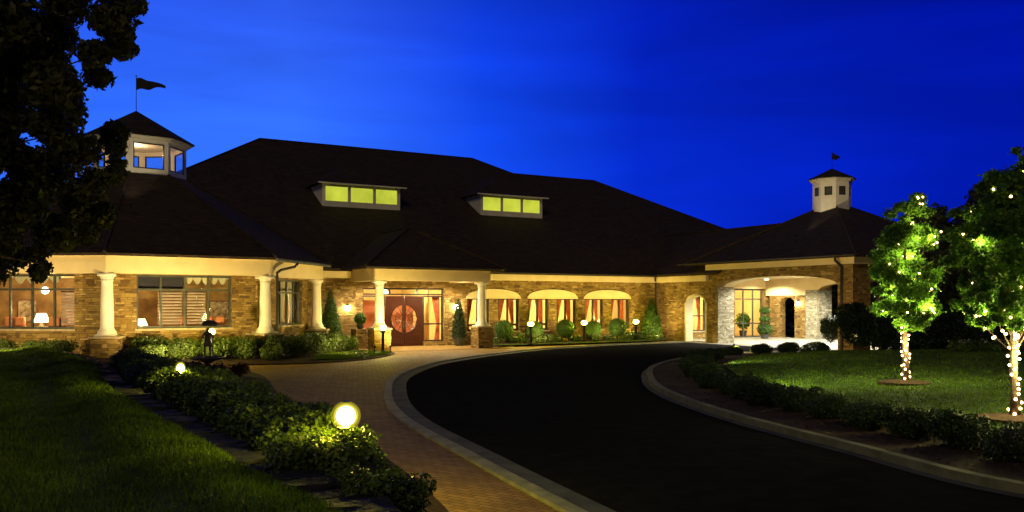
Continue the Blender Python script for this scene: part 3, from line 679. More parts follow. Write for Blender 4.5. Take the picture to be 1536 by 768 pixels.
def smooth_line(pts, k=6):
    pts = [Vector(p) for p in pts]; out = []
    for i in range(len(pts)-1):
        p0, p1, p2, p3 = pts[max(i-1, 0)], pts[i], pts[i+1], pts[min(i+2, len(pts)-1)]
        for j in range(k):
            t = j/k; out.append(.5*((2*p1)+(p2-p0)*t+(2*p0-5*p1+4*p2-p3)*t*t+(3*p1-p0-3*p2+p3)*t**3))
    out.append(pts[-1]); return [tuple(p[:2]) for p in out]
def surface(name, poly, step, hf, m, kind='structure'):
    v, f = cdt(poly, step); z = hf(v); me = bpy.data.meshes.new(name)
    me.from_pydata([(a[0], a[1], c) for a, c in zip(v, z)], [], f); me.materials.append(M[m]); me.update(); me.polygons.foreach_set('use_smooth', [True]*len(me.polygons))
    uv_project(me); o = link(name, me)
    if kind: o['kind'] = kind
    return o
def strip(name, La, Lb, za, zb, m, z2=None):
    """ribbon between two polylines of equal length, with depth below"""
    mb = MB(); n = len(La); vs = []
    for k in range(n): vs += [(*La[k], za), (*Lb[k], zb), (*La[k], -.1), (*Lb[k], -.1)]
    fs = []
    for k in range(n-1):
        a, b = 4*k, 4*k+4; fs += [(a, b, b+1, a+1), (a, a+2, b+2, b), (a+1, b+1, b+3, a+3)]
    mb.add(vs, fs); o = mb.build(name, M[m]); o['kind'] = 'structure'; return o
def offset(line, d):
    out = []; L_ = [Vector(p) for p in line]
    for i, p in enumerate(L_):
        t = (L_[min(i+1, len(L_)-1)]-L_[max(i-1, 0)]).normalized(); out.append((p.x-t.y*d, p.y+t.x*d))
    return out
g = MB().add([(-900, -300, -.12), (900, -300, -.12), (900, 1200, -.12), (-900, 1200, -.12)], [(0, 1, 2, 3)]).build('ground', M['far']); g['kind'] = 'structure'
# left edge of the roadway (outer kerb line), near to far
KL = smooth_line([(9, -6), (4.5, 1), (2.2, 5.5), (.54, 9.68), (-.75, 13.1), (-2.35, 17.6), (-3.3, 22.4), (-3.75, 28.2), (-2.7, 35.2), (1.1, 43.6), (5.6, 48.6), (10.2, 51.9), (11.6, 52.2)])
rd = [p for p in KL]
ap = [(-10, -8), (9, -8)]+KL+[B(12.0, -3.0, 0)[:2], B(12, .3, 0)[:2], B(-9, .3, 0)[:2], (-14, 46), (-26, 40), (-26, 20)]
pv = MB().add([(x, y, 0) for x, y in ap], [tuple(range(len(ap)))]).build('paved_walk', M['paver']); pv['kind'] = 'structure'
K1 = offset(KL, -.20); K2 = offset(KL, -.58)
strip('kerb', KL, K1, .05, .055, 'curb'); strip('gutter_strip', K1, K2, .012, .006, 'gutter')
ra = [(60, -8)]+[p for p in K2]+[B(12, -5.4, 0)[:2], B(12.0, -14.6, 0)[:2]]
ra = K2+[B(12.2, -3.6, 0)[:2], B(24, -3.6, 0)[:2], B(40, -3.6, 0)[:2], (70, 60), (70, -8)]
rd = MB().add([(x, y, -.002) for x, y in ra], [tuple(range(len(ra)))]).build('driveway', M['asphalt']); rd['kind'] = 'structure'
pf = MB().box(11.2, -14.8, -.05, 22.6, .3, .008, lambda x, y, z: B(x, y, z)).build('porte_cochere_floor', M['concrete']); pf['kind'] = 'structure'
pf = MB().box(-9, -4.3, -.05, -1.2, .3, .012, lambda x, y, z: B(x, y, z)).build('porch_floor', M['paver']); pf['kind'] = 'structure'
# island
KR = smooth_line([(40, -4), (22, 2), (13, 5.6), (8.6, 8.6), (6.2, 10.55), (5.3, 13.6), (4.35, 17.5), (3.85, 21.9), (4.1, 26.3), (5.1, 31.2), (7.6, 36.4), (11.0, 39.6), (15.2, 40.8), (19, 41.2), (30, 46)])
K3 = offset(KR, -.20); K4 = offset(KR, .16)
strip('island_kerb', K3, KR, .125, .135, 'curb_dark'); strip('island_gutter', KR, K4, .010, .004, 'gutter')
IS = K3+[(60, 52), (75, 30), (60, -4)]
isl = np.array(K3)
def ih(p): d = pdist(p, isl); t = np.clip(d/7, 0, 1); return .10+.32*(t*t*(3-2*t))+.10*np.clip((d-7)/12, 0, 1)+.015*np.sin(p[:, 0]*1.7)*np.cos(p[:, 1]*1.3)
surface('island_bed', IS, 1.0, ih, 'mulch')
LN = offset(KR, -2.6)
LI = [p for p in LN if p[0] < 24 or p[1] > 20]; LI = LN+[(55, 50), (65, 30), (50, 0)]
surface('island_lawn', LI, .8, lambda p: ih(p)+.03, 'lawn')
# left knoll, its stone edging and the planting bed
BL = smooth_line([(1.6, -5), (1.2, 0), (.55, 3.5), (-.3, 5.4), (-1.55, 7.6), (-2.7, 9.2), (-4.14, 11.5), (-6.06, 14.5), (-8.6, 18.7), (-12, 25), (-16.3, 31.0)])
bl = np.array(BL)
def hill(p):
    d = pdist(p, bl); t = np.clip(d/9, 0, 1)
    return .60+.42*(t*t*(3-2*t))+.15*np.exp(-((d-.75)/.55)**2)+.02*np.sin(p[:, 0]*1.1+1)*np.cos(p[:, 1]*.8)-.0*d
HL = [tuple(p) for p in offset(BL, .18)]
surface('knoll_lawn', HL+[(-24, 31.3), (-60, 31), (-60, -8), (1.4, -8)], .7, hill, 'lawn')
PE = [(1.5, -5), (1.3, 0), (.75, 3), (.0, 6.5), (-.75, 9.7), (-1.9, 12.9), (-3.3, 16), (-4.9, 19.5), (-6.3, 23), (-7.7, 27), (-9.6, 30.4), (-10.6, 32.2), (-8.1, 33.2), (-6.2, 35.4), (-5.4, 38.5), (-5.6, 40.6), (-7.4, 42.3)]
PE = smooth_line(PE, 4); pe = np.array(PE)
def bedh(p):
    a = pdist(p, pe); b = pdist(p, bl); return .05+.38*np.clip(a/np.maximum(a+b, .01), 0, 1)*np.clip(a/.8, 0, 1)
surface('planting_bed', [tuple(p) for p in bl]+[(-26, 31.0), (-26, 46), (-9, 47)]+[tuple(p) for p in PE[::-1]], .5, bedh, 'mulch')
WB = [B(u, v, 0)[:2] for u, v in ((-1.3, -3.0), (4, -2.9), (9, -2.4), (11.9, -1.6), (11.9, .2), (-1.3, .2))]
wb = np.array(WB)
surface('front_bed', WB, .5, lambda p: .01+.10*np.clip(pdist(p, wb, True)/.4, 0, 1), 'mulch')
GB = [B(u, v, 0)[:2] for u, v in ((-1.3, -3.15), (4, -3.15), (9, -2.75), (11.8, -2.0), (9, -2.0), (4, -2.35), (-1.2, -2.4))]
surface('front_lawn_strip', GB, .4, lambda p: .10+0*p[:, 0], 'lawn')
GE = [(-5.5, 38.6), (-5.6, 40.4), (-7.0, 41.2), (-7.8, 38.5), (-8.2, 36.3), (-7.9, 34.2), (-6.35, 35.6)]
surface('entry_lawn_strip', GE, .4, lambda p: bedh(p)+.03, 'lawn')
# stone edging: one low dry-laid wall
ed = MB(); rr = random.Random(3); P = [Vector(p) for p in bl]; s = 0
tot = sum((P[i+1]-P[i]).length for i in range(len(P)-1))
def along(P, s):
    for i in range(len(P)-1):
        l = (P[i+1]-P[i]).length
        if s <= l: return P[i]+(P[i+1]-P[i])*(s/l), (P[i+1]-P[i]).normalized()
        s -= l
    return P[-1], (P[-1]-P[-2]).normalized()
while s < tot-.3:
    l = rr.uniform(.20, .44); p, t = along(P, s+l/2); n = Vector((t.y, -t.x)); 
    for lay in range(2):
        ln = l*.97; wd = rr.uniform(.22, .30); z0 = .30+lay*.17+rr.uniform(-.02, .02); z1 = z0+rr.uniform(.15, .19)
        o = n*rr.uniform(-.05, .08)
        pts = []
        for (a, b) in ((-1, -1), (-.3, -1.1), (.5, -1.05), (1, -.9), (1.05, .2), (.9, 1), (.2, 1.08), (-.6, 1), (-1.05, .5)):
            q = p+t*(a*ln/2*rr.uniform(.9, 1.0))+n*(b*wd*rr.uniform(.85, 1.1))+o; pts.append((q.x, q.y))
        k = len(pts); c = sum((Vector(q) for q in pts), Vector((0, 0)))/k
        top = [(c.x+(q[0]-c.x)*.86, c.y+(q[1]-c.y)*.86, z1+rr.uniform(-.015, .02)) for q in pts]
        ed.add([(q[0], q[1], z0-.1) for q in pts]+[(q[0], q[1], z1-.04) for q in pts]+top,
               [(i, (i+1) % k, k+(i+1) % k, k+i) for i in range(k)]+[(k+i, k+(i+1) % k, 2*k+(i+1) % k, 2*k+i) for i in range(k)]+[tuple(range(2*k, 3*k)), tuple(range(k-1, -1, -1))])
    s += l
tag(ed.build('stone_edging', M['edge']), 'low dry-laid fieldstone edging between the left lawn and the shrub hedge', 'garden wall')

# ------------------------------------------------------------------ foliage tools
def snoise(p, f, seed=0):
    a = np.sin(p[:, 0]*f+seed)*np.cos(p[:, 1]*f*1.13+seed*2.1)+np.sin(p[:, 1]*f*.87+seed*.7+p[:, 2]*f*.9)+np.cos(p[:, 2]*f*1.21+p[:, 0]*f*.77+seed*1.3)
    return a/3
def leaves(blobs, n, size, shell=.45, gap=None, gf=3., flat=.3, aspect=.5, seed=1, fuzz=.06):
    """leaf quads spread through ellipsoid blobs, denser near their outsides; returns (4m,3)"""
    r = np.random.default_rng(seed); bl_ = np.array(blobs, float); vol = (bl_[:, 3]*bl_[:, 4]*bl_[:, 5])**(2/3); idx = r.choice(len(bl_), n, p=vol/vol.sum())
    d = r.normal(size=(n, 3)); d /= np.linalg.norm(d, axis=1, keepdims=True)
    rad_ = (shell**3+(1-shell**3)*r.random(n))**(1/3)*(1+fuzz*r.normal(size=n))
    c = bl_[idx, :3]+d*rad_[:, None]*bl_[idx, 3:6]
    if gap is not None:
        k = snoise(c, gf, seed)+.35*snoise(c, gf*2.7, seed+3) > gap; c = c[k]; d = d[k]
    n = len(c); nrm = d*.7+r.normal(size=(n, 3))*.6; nrm[:, 2] += flat; nrm /= np.linalg.norm(nrm, axis=1, keepdims=True)
    t = np.cross(nrm, r.normal(size=(n, 3))); t /= np.linalg.norm(t, axis=1, keepdims=True); b = np.cross(nrm, t)
    s = size*(.65+.7*r.random(n))[:, None]; t *= s; b *= s*aspect; nz = nrm*s*.18
    return np.stack([c-t, c-b+nz, c+t, c+b+nz], 1).reshape(-1, 3)
def blades(g, z, h, seed=5, wd=.006):
    r = np.random.default_rng(seed); n = len(g); a = r.random(n)*2*pi; hh = h*(.5+.8*r.random(n))
    c = np.column_stack([g, z]); dx = np.column_stack([np.cos(a), np.sin(a), np.zeros(n)])*wd
    lean = np.column_stack([r.normal(size=n), r.normal(size=n), np.zeros(n)])*hh[:, None]*.35
    top = c+lean; top[:, 2] += hh
    return np.stack([c-dx, c+dx, top], 1).reshape(-1, 3)
def scatter(poly, n, seed=1, dens=None):
    r = np.random.default_rng(seed); a = np.array(poly); lo, hi = a.min(0), a.max(0)
    p = lo+(hi-lo)*r.random((n, 2)); k = inside(p, a)
    if dens is not None: k &= r.random(n) < dens(p)
    return p[k]
# ------------------------------------------------------------------ grass (stuff)
kl = HL+[(-18, 31), (-40, 31), (-40, 3), (-2, 3)]
den = lambda p: np.clip((9/np.maximum(p[:, 1], 5))**1.5, 0, 1)*(np.abs(p[:, 0]) < p[:, 1]*.65+1)
gp = scatter(kl, 2600000, 2, den); gp = gp[gp[:, 1] > 4]
w1 = .006*np.maximum(gp[:, 1]/8, 1)[:, None]
me = np_mesh('knoll_grass', blades(gp, hill(gp), .055, 3, w1), 3, M['grass']); tag(link('knoll_grass', me), 'short mown grass covering the dark left lawn', 'grass', kind='stuff')
LIa = LN+[(55, 50), (60, 30), (50, 0)]
den = lambda p: np.clip((12/np.maximum(p[:, 1], 5))**1.5, 0, 1)*(np.abs(p[:, 0]) < p[:, 1]*.65+1)
gp = scatter(LIa, 1400000, 4, den)
me = np_mesh('island_grass', blades(gp, ih(gp)+.03, .05, 6, .008*np.maximum(gp[:, 1]/12, 1)[:, None]), 3, M['grass']); tag(link('island_grass', me), 'mown grass on the island lawn inside the driveway loop', 'grass', kind='stuff')
for nm, poly, hf, lab in (('strip_grass', GB, lambda p: .10+0*p[:, 0], 'narrow grass strip in front of the flower bed under the arched windows'), ('entry_grass', GE, lambda p: bedh(p)+.03, 'small grass patch beside the lamp left of the entry porch')):
    gp = scatter(poly, 16000, 9); me = np_mesh(nm, blades(gp, hf(gp), .05, 6, .012), 3, M['grass']); tag(link(nm, me), lab, 'grass', kind='stuff')
# mulch chips (stuff) on the near part of the island bed
gp = scatter(IS, 260000, 12, lambda p: (pdist(p, isl) < 3.0)*(np.clip(13/np.maximum(p[:, 1], 5), 0, 1)**1.6)*(p[:, 0] < p[:, 1]*.65+1))
def chips(p, z, s, seed):
    r = np.random.default_rng(seed); n = len(p); c = np.column_stack([p, z+.012]); t = r.normal(size=(n, 3)); t[:, 2] *= .35; t /= np.linalg.norm(t, axis=1, keepdims=True)
    b = np.cross(t, r.normal(size=(n, 3))*.3+np.array([0, 0, 1])); b /= np.linalg.norm(b, axis=1, keepdims=True); k = (s*(.5+r.random(n)))[:, None]; t = t*k; b = b*k*.35
    return np.stack([c-t, c-b, c+t, c+b], 1).reshape(-1, 3)
M['chip'] = leaf_mat('mulch_chip', ((.02, .008, .004), (.06, .026, .012), (.11, .055, .028)), 0, .9)
tag(link('island_mulch_chips', np_mesh('chips', chips(gp, ih(gp), .035, 3), 4, M['chip'])), 'loose bark mulch along the island kerb', 'mulch', kind='stuff')
# ------------------------------------------------------------------ shrubs
def shrub_mesh(name, m, r=.6, h=.75, n=5200, size=.035, lumps=9, seed=1, stem=True, gap=None):
    q = random.Random(seed); bl_ = [(0, 0, h*.5, r*.8, r*.8, h*.48)]
    for k in range(lumps):
        a = q.uniform(0, 2*pi); d = r*q.uniform(.35, .75); z = h*q.uniform(.35, .82); s = r*q.uniform(.28, .45); bl_.append((d*cos(a), d*sin(a), z, s, s, s*.85))
    return np_mesh(name, leaves(bl_, n, size, .6, gap, 4, seed=seed), 4, m)
def stem_mesh(h, k=5, r=.02, spread=.25, seed=1):
    q = random.Random(seed); mb = MB()
    for i in range(k):
        a = q.uniform(0, 2*pi); mb.tube([(0, 0, -.08), (spread*.4*cos(a), spread*.4*sin(a), h*.35), (spread*cos(a), spread*sin(a), h*.75)], [r, r*.7, r*.3], 5)
    me = mb.mesh('stems'); me.materials.append(M['bark']); return me
def plant(name, fol, stem, loc, label, cat, group=None, s=(1, 1, 1), rz=0):
    t = thing(name, loc, label, cat, group, rz); t.scale = s
    link('foliage', fol, t)
    if stem: link('stem', stem, t)
    return t
HV = [shrub_mesh('hedge_leaves', M['leaf_hedge'], .62, .70, 5200, .036, 13, k+1) for k in range(4)]
ST = stem_mesh(.6)
ORD = ['nearest', 'second', 'third', 'fourth', 'fifth', 'sixth', 'seventh', 'eighth', 'ninth', 'tenth', 'eleventh', 'twelfth', 'thirteenth', 'fourteenth', 'fifteenth', 'sixteenth', 'seventeenth', 'eighteenth', 'nineteenth', 'twentieth', '21st', '22nd', '23rd', '24th', '25th', '26th', '27th', '28th', '29th', '30th']
def hz(x, y): return float(bedh(np.array([[x, y]]))[0])
# hedge: two staggered rows beside the stone edging
row1 = []; q = random.Random(11)
P = [Vector(p) for p in offset([tuple(p) for p in bl], -.62)]; P = [p for p in P if p.y > 7.9]
s = .0; k = 0
while True:
    p, t = along(P, s)
    if p.y > 26 or k > 22: break
    row1.append((p.x-.12+.45*min(1, k/5)+q.uniform(-.1, .1), p.y+q.uniform(-.1, .1), q.uniform(.85, 1.08)*(min(1, .72+.07*k)))); s += q.uniform(.80, 1.05); k += 1
for i, (x, y, sc) in enumerate(row1):
    plant('hedge_shrub', HV[i % 4], ST, (x, y, hz(x, y)-.02), ('nearest leafy green shrub of the row against the stone edging' if i == 0 else '%s leafy green shrub from the near end of the row against the stone edging' % ORD[i]), 'shrub', 'leafy shrubs along the stone edging', (sc, sc, sc), q.uniform(0, 6))
row2 = [(-1.85, 9.0), (-2.15, 10.1), (-2.55, 11.1), (-2.95, 12.0), (-3.3, 12.9), (-4.0, 14.0), (-4.7, 15.2), (-5.2, 16.6), (-6.0, 17.7), (-6.6, 19.2), (-7.4, 20.6), (-8.2, 22.0)]
for i, (x, y) in enumerate(row2):
    sc = q.uniform(.8, 1.0)
    plant('hedge_shrub', HV[(i+2) % 4], ST, (x, y, hz(x, y)-.02), ('nearest leafy shrub of the row next to the brick walk' if i == 0 else '%s leafy shrub of the row next to the brick walk, counted from the near end' % ORD[i]), 'shrub', 'leafy shrubs beside the brick walk', (sc, sc, sc), q.uniform(0, 6))
# dark red groundcover beside the fountain
RB = shrub_mesh('barberry_leaves', M['leaf_red'], .4, .35, 900, .04, 6, 3)
for i, (x, y) in enumerate(((-8.7, 25.6), (-9.3, 24.6), (-8.4, 26.8), (-9.6, 26.2))):
    plant('red_leaved_shrub', RB, None, (x, y, hz(x, y)), ['low dark red shrub at the walk edge right of the fountain', 'low dark red shrub nearest the leafy hedge, right of the fountain', 'low dark red shrub farthest along the walk edge', 'low dark red shrub closest to the fountain basin'][i], 'shrub', 'dark red shrubs by the fountain')
# shrubs under the pavilion
PS = [shrub_mesh('pavilion_shrub_leaves', M['leaf_hedge'], .75, .85, 3600, .045, 12, 20+k) for k in range(3)]
pos = [(-20.3, 32.2, .72), (-18.9, 31.9, .75), (-17.4, 31.6, .72), (-16.2, 31.2, .7), (-13.6, 32.6, .95), (-12.5, 33.1, .95), (-11.5, 33.7, 1.0), (-10.5, 34.2, 1.0), (-9.6, 34.9, 1.05), (-8.9, 35.9, 1.05), (-8.5, 37.1, 1.05), (-8.3, 38.3, 1.05), (-8.1, 39.5, 1.0), (-7.7, 40.7, .8), (-13.0, 31.4, .7), (-9.4, 33.9, .7)]
lab = ['leftmost low shrub under the pavilion window at the frame edge', 'second low shrub from the left under the lamp-lit pavilion window', 'third low shrub from the left under the lamp-lit pavilion window', 'low shrub just left of the near pavilion pedestal', 'shrub just right of the near pavilion pedestal', 'second shrub right of the near pavilion pedestal', 'shrub behind the left side of the fountain', 'shrub behind the right side of the fountain', 'shrub left of the pavilion corner column with the downspout', 'shrub right in front of the pavilion downspout', 'shrub just past the pavilion downspout', 'shrub under the middle of the oblique pavilion window', 'shrub before the far pavilion column', 'last shrub of the pavilion row, by the entry lawn patch', 'small shrub left of the fountain, before the pavilion row', 'small shrub in front of the pavilion corner column']
for i, (x, y, sc) in enumerate(pos):
    plant('pavilion_shrub', PS[i % 3], ST, (x, y, hz(x, y)-.02), lab[i], 'shrub', 'shrubs below the pavilion windows', (sc, sc, sc), q.uniform(0, 6))
# clipped box balls and flower bed under the arched windows
def ball_mesh(n=14000, r=.5, size=.026, m='leaf_box', seed=4): return np_mesh('box_leaves', leaves([(0, 0, r, r, r, r)], n, size, .7, seed=seed), 4, M[m])
BB = ball_mesh()
for i, (px, s_) in enumerate(((756, 1.05), (802, .95), (848, 1.05), (890, .95), (926, 1.08))):
    k_ = (px-768)/1300; u = (k_*(O.y-.866*1.3)-(O.x+.5*1.3))/(UU.x-k_*UU.y)
    plant('box_ball', BB, None, B(u, -1.3, .55-.2), '%s clipped round box shrub under the arched windows' % ['leftmost', 'second from left', 'middle', 'second from right', 'rightmost'][i], 'shrub', 'clipped round shrubs under the arched windows', (s_, s_, s_*1.0))
r_ = random.Random(5); bl_ = []; 
for k in range(60):
    b = B(r_.uniform(-1.1, 11.5), -.7-abs(r_.gauss(0, .6)), r_.uniform(.15, .42)); 
    s_ = r_.uniform(.2, .36); bl_.append((*b, s_, s_, s_*.8))
tag(link('flower_bed_foliage', np_mesh('bed_leaves', leaves(bl_, 26000, .05, .5, seed=8), 4, M['leaf_hedge'])), 'mixed green groundcover planted below the arched windows', 'ground cover', kind='stuff')
fl = [(b[0], b[1], b[2]+b[5]*.7, b[3]*.8, b[4]*.8, .08) for b in bl_]
tag(link('white_flowers', np_mesh('petals', leaves(fl, 900, .035, .2, flat=2, aspect=.9, seed=9), 4, M['petal'])), 'scattered white flowers in the bed below the arched windows', 'flowers', kind='stuff')
bl_ = [(x, y, hz(x, y)+.08, .16, .16, .10) for x, y in [(-6.6+r_.uniform(-.6, .6), 35.8+k*.35+r_.uniform(-.2, .2)) for k in range(12)]]
tag(link('entry_flowers', np_mesh('petals', leaves(bl_, 120, .035, .2, flat=2, aspect=.9, seed=10), 4, M['petal'])), 'few pale flowers at the edge of the pavilion bed', 'flowers', kind='stuff')
# upright evergreens
def cone_mesh(h, r, n, size, m, seed): 
    bl_ = [(0, 0, h*(.12+.8*k/8), r*(1-.75*(k/8)**1.5), r*(1-.75*(k/8)**1.5), h*.14) for k in range(9)]
    return np_mesh('evergreen_leaves', leaves(bl_, n, size, .75, seed=seed), 4, M[m])
CM = cone_mesh(2.4, .62, 9000, .045, 'leaf_box', 3)
plant('arborvitae', CM, ST, B(-9.7, -1.1, .2), 'tall pointed evergreen in the recess between pavilion and entry porch', 'evergreen shrub', 'upright evergreens against the walls', (.95, .95, 1.1))
plant('arborvitae', CM, ST, B(11.0, -.85, .05), 'tall dark evergreen in the corner by the wing downspout', 'evergreen shrub', 'upright evergreens against the walls', (1.15, 1.15, 1.02))
# potted conifer at the door
t = thing('potted_conifer', B(-2.35, -.75, .01), 'slender dark conifer in a glazed pot right of the entry doors', 'potted plant')
link('foliage', np_mesh('conifer_leaves', leaves([(0, 0, .55+1.75*k/7, .40*(1-.7*(k/7)**1.6), .40*(1-.7*(k/7)**1.6), .26) for k in range(8)], 6500, .04, .7, seed=6), 4, M['leaf_dark']), t)
MB().lathe([(.20, 0), (.27, .18), (.30, .36), (.33, .40), (.33, .45), (.27, .45), (.25, .38)], n=20).build('pot', M['pot'], t, local=True)
# topiary ball on pedestal left of door
t = thing('topiary_ball', B(-8.15, -1.1, 1.02), 'round topiary ball on the low stone plinth beside the left porch column', 'potted plant')
link('foliage', np_mesh('topiary_leaves', leaves([(0, 0, .52, .30, .30, .28)], 3000, .03, .8, seed=7), 4, M['leaf_box']), t)
MB().lathe([(.12, 0), (.18, .12), (.20, .2), (.2, .24), (.16, .24)], n=16).build('pot', M['pot'], t, local=True)
tag(MB().box(-8.5, -1.45, 0, -7.75, -.7, 1.02, lambda x, y, z: B(x, y, z)).build('stone_plinth', M['stone']), 'low square stone plinth carrying a topiary ball at the porch', 'plinth')
# three-tier topiary in the porte-cochere
t = thing('tiered_topiary', B(19.3, -2.3, .01), 'three-tier topiary standing by the glass doors under the drive-through canopy', 'potted plant')
link('foliage', np_mesh('topiary_leaves', leaves([(0, 0, .62, .50, .50, .42), (0, 0, 1.30, .38, .38, .20), (0, 0, 1.85, .36, .36, .22)], 5200, .045, .6, seed=8), 4, M['leaf_box']), t)
MB().tube([(0, 0, .3), (0, 0, 2.0)], .03, 8).build('stem', M['bark'], t, local=True)
MB().lathe([(.22, 0), (.30, .3), (.32, .34), (.26, .34)], n=18).build('pot', M['pot'], t, local=True)
t = thing('potted_plant', B(20.6, .95, .02), 'leafy plant inside, behind the glass canopy doors', 'potted plant')
link('foliage', np_mesh('pot_leaves', leaves([(0, 0, 1.1, .5, .4, .6)], 700, .10, .2, seed=19), 4, M['leaf_lit']), t)
MB().lathe([(.2, 0), (.28, .4), (.24, .42)], n=16).build('pot', M['pot'], t, local=True)
t = thing('potted_plant', B(13.6, -1.0, .01), 'leafy potted plant glimpsed through the small arched opening', 'potted plant')
link('foliage', np_mesh('pot_leaves', leaves([(0, 0, 1.0, .4, .4, .6)], 900, .09, .3, seed=9), 4, M['leaf_lit']), t)
MB().lathe([(.2, 0), (.28, .4), (.24, .42)], n=16).build('pot', M['pot'], t, local=True)
# island: low mounds along the kerb
IV = [shrub_mesh('mound_leaves', M['leaf_mound'], .60, .52, 6500, .026, 5, 40+k) for k in range(3)]
def iz(x, y): return float(ih(np.array([[x, y]]))[0])
P = [Vector(p) for p in offset(KR, -1.5)]; P = [p for p in P if p.y > 5.5]
P = P[:]; s = .6; i = 0
while True:
    p, t = along(P, s)
    if p.y > 34.5 or i > 29: break
    sc = q.uniform(.85, 1.1)
    plant('low_mounded_shrub', IV[i % 3], ST, (p.x, p.y, iz(p.x, p.y)-.03), '%s low rounded shrub from the near end of the island kerb row' % ORD[i], 'shrub', 'low mounded shrubs along the island kerb', (sc, sc, sc*q.uniform(.9, 1.1)), q.uniform(0, 6)); i += 1
    s += 1.15 if i < 18 else 1.5
for i, (px, sc) in enumerate(((1098, .85), (1143, 1.0), (1182, 1.05), (1223, 1.12))):
    Y = 37.6+i*.35; X = (px-768)/1300*Y
    plant('low_mounded_shrub', IV[i % 3], ST, (X, Y, iz(X, Y)-.05), '%s small black silhouetted shrub before the pale canopy floor' % ['leftmost', 'second from left', 'third from left', 'rightmost'][i], 'shrub', 'low shrubs before the canopy floor', (sc, sc, sc*.95))
for i, (px_, Y, sc) in enumerate(((1311, 39.6, 1.15), (1327, 39.9, 1.2), (1344, 40.0, 1.15), (1362, 40.2, 1.15))):
    X = (px_-768)/1300*Y; plant('low_mounded_shrub', IV[i % 3], ST, (X, Y, .30), '%s low dark shrub between the right canopy pier and the left lighted tree' % ['leftmost', 'second', 'third', 'rightmost'][i], 'shrub', 'low dark shrubs right of the canopy pier', (sc, sc, sc*1.3))
BG_ = [shrub_mesh('big_shrub_leaves', M['leaf_dark'], .8, 1.9, 9000, .05, 16, 60+k) for k in range(2)]
for i, (px, Y, sc, l) in enumerate(((1283, 38.5, 1.12, 'tall round dark shrub in front of the right canopy pier'), (1246, 43.8, .75, 'smaller dark shrub behind, left of the tall one by the canopy pier'), (1318, 40.5, .72, 'dark shrub just right of the canopy pier'), (1346, 41.5, .7, 'dark shrub behind the trunk of the left lighted tree'))):
    X = (px-768)/1300*Y; plant('dark_shrub', BG_[i % 2], ST, (X, Y, .35), l, 'shrub', 'dark shrubs by the right canopy pier', (sc, sc, sc))
# far hedge and flower border behind the island lawn
bl_ = []
for k in range(40): 
    X = 16.9+k*.8; bl_.append((X, 39.2+.12*k+r_.uniform(-.3, .3), 1.0, .8, .7, r_.uniform(.9, 1.25))); bl_.append((X+.3, 38.9+.12*k, .6, .6, .5, .45))
tag(link('far_hedge', np_mesh('hedge', leaves(bl_, 120000, .06, .3, seed=15), 4, M['leaf_dark'])), 'long dark hedge behind the island lawn on the right', 'hedge')
bl_ = [(X, 33.5+.1*k+r_.uniform(-.5, .5), .62, .4, .4, .3) for k, X in enumerate(np.arange(17.5, 36, .45))]
tag(link('lawn_border_plants', np_mesh('border', leaves(bl_, 16000, .06, .4, seed=16), 4, M['leaf_hedge'])), 'low planted border along the far edge of the island lawn', 'ground cover', kind='stuff')
tag(link('border_blossoms', np_mesh('border', leaves([(b[0], b[1], b[2]+.25, .35, .35, .1) for b in bl_], 700, .04, .2, flat=1, aspect=.9, seed=17), 4, M['petal'])), 'pale blossoms dotted over the border behind the island lawn', 'flowers', kind='stuff')

# ------------------------------------------------------------------ trees
def tree(name, loc, label, group, trunk_pts, trunk_r, limbs, blobs, n, size, m, gap=None, gf=2.5, seed=1, shell=.3):
    t = thing(name, loc, label, 'tree', group)
    fz = .28 if m is M['leaf_lit'] else .06
    MB_ = MB(); MB_.tube(trunk_pts, trunk_r, 12)
    for l in limbs: MB_.tube(l, [trunk_r[-1]*(.75-.6*k/(len(l)-1)) for k in range(len(l))], 7)
    MB_.smooth = True; MB_.build('trunk', M['bark'], t, local=True)
    link('crown', np_mesh('crown', leaves(blobs, n, size, shell, gap, gf, flat=.15, seed=seed, fuzz=fz), 4, m), t)
    return t
def px(x, y, Y): return Vector(((x-768)/1300*Y, Y, CAMZ+(455-y)/1300*Y))
# big dark tree at the left edge of the frame: blobs read off its outline, each at its own depth
q = random.Random(21); TB = Vector((-13.6, 17, .95)); 
outl = [(20, 40, 75), (95, 30, 60), (160, 45, 42), (190, 72, 18), (178, 60, 26), (150, 75, 30), (60, 110, 70), (140, 105, 26), (10, 150, 70), (85, 175, 52), (118, 210, 40), (160, 212, 30), (20, 230, 62), (75, 265, 55), (125, 290, 44), (150, 318, 28), (165, 255, 24), (30, 320, 62), (85, 345, 42), (122, 350, 24), (15, 372, 32), (62, 408, 18), (55, 382, 22), (-60, 80, 110), (-90, 220, 120), (-70, 340, 90), (-180, 120, 130), (-190, 280, 120), (30, -60, 90), (120, -50, 70), (-100, -80, 120), (185, -5, 40)]
blobs = []
for (x, y, r) in outl:
    for j in range(3):
        Y = 17+q.uniform(-1.6, 1.6)*(1+r/60); p = px(x+q.uniform(-.45, .45)*r, y+q.uniform(-.45, .45)*r, Y)-TB; rr_ = r*Y/1300*q.uniform(.5, .8); blobs.append((*p, rr_, rr_, rr_*.85))
limbs = []
for (x, y, Y) in ((60, 60, 17), (120, 40, 17.5), (150, 80, 16.5), (90, 200, 17), (140, 230, 16), (50, 300, 18), (120, 320, 17), (-80, 100, 19), (-60, 250, 15), (20, 150, 18.5), (58, 395, 16.8), (-180, 100, 17), (-200, 250, 18)):
    e = px(x, y, Y)-TB; b = Vector((.1, 0, min(2.2+max(0, (e.z-3))*.45, 5))); mid = b.lerp(e, .5)+Vector((0, 0, .35)); limbs.append([b, b.lerp(mid, .5)+Vector((0, 0, .15)), mid, e])
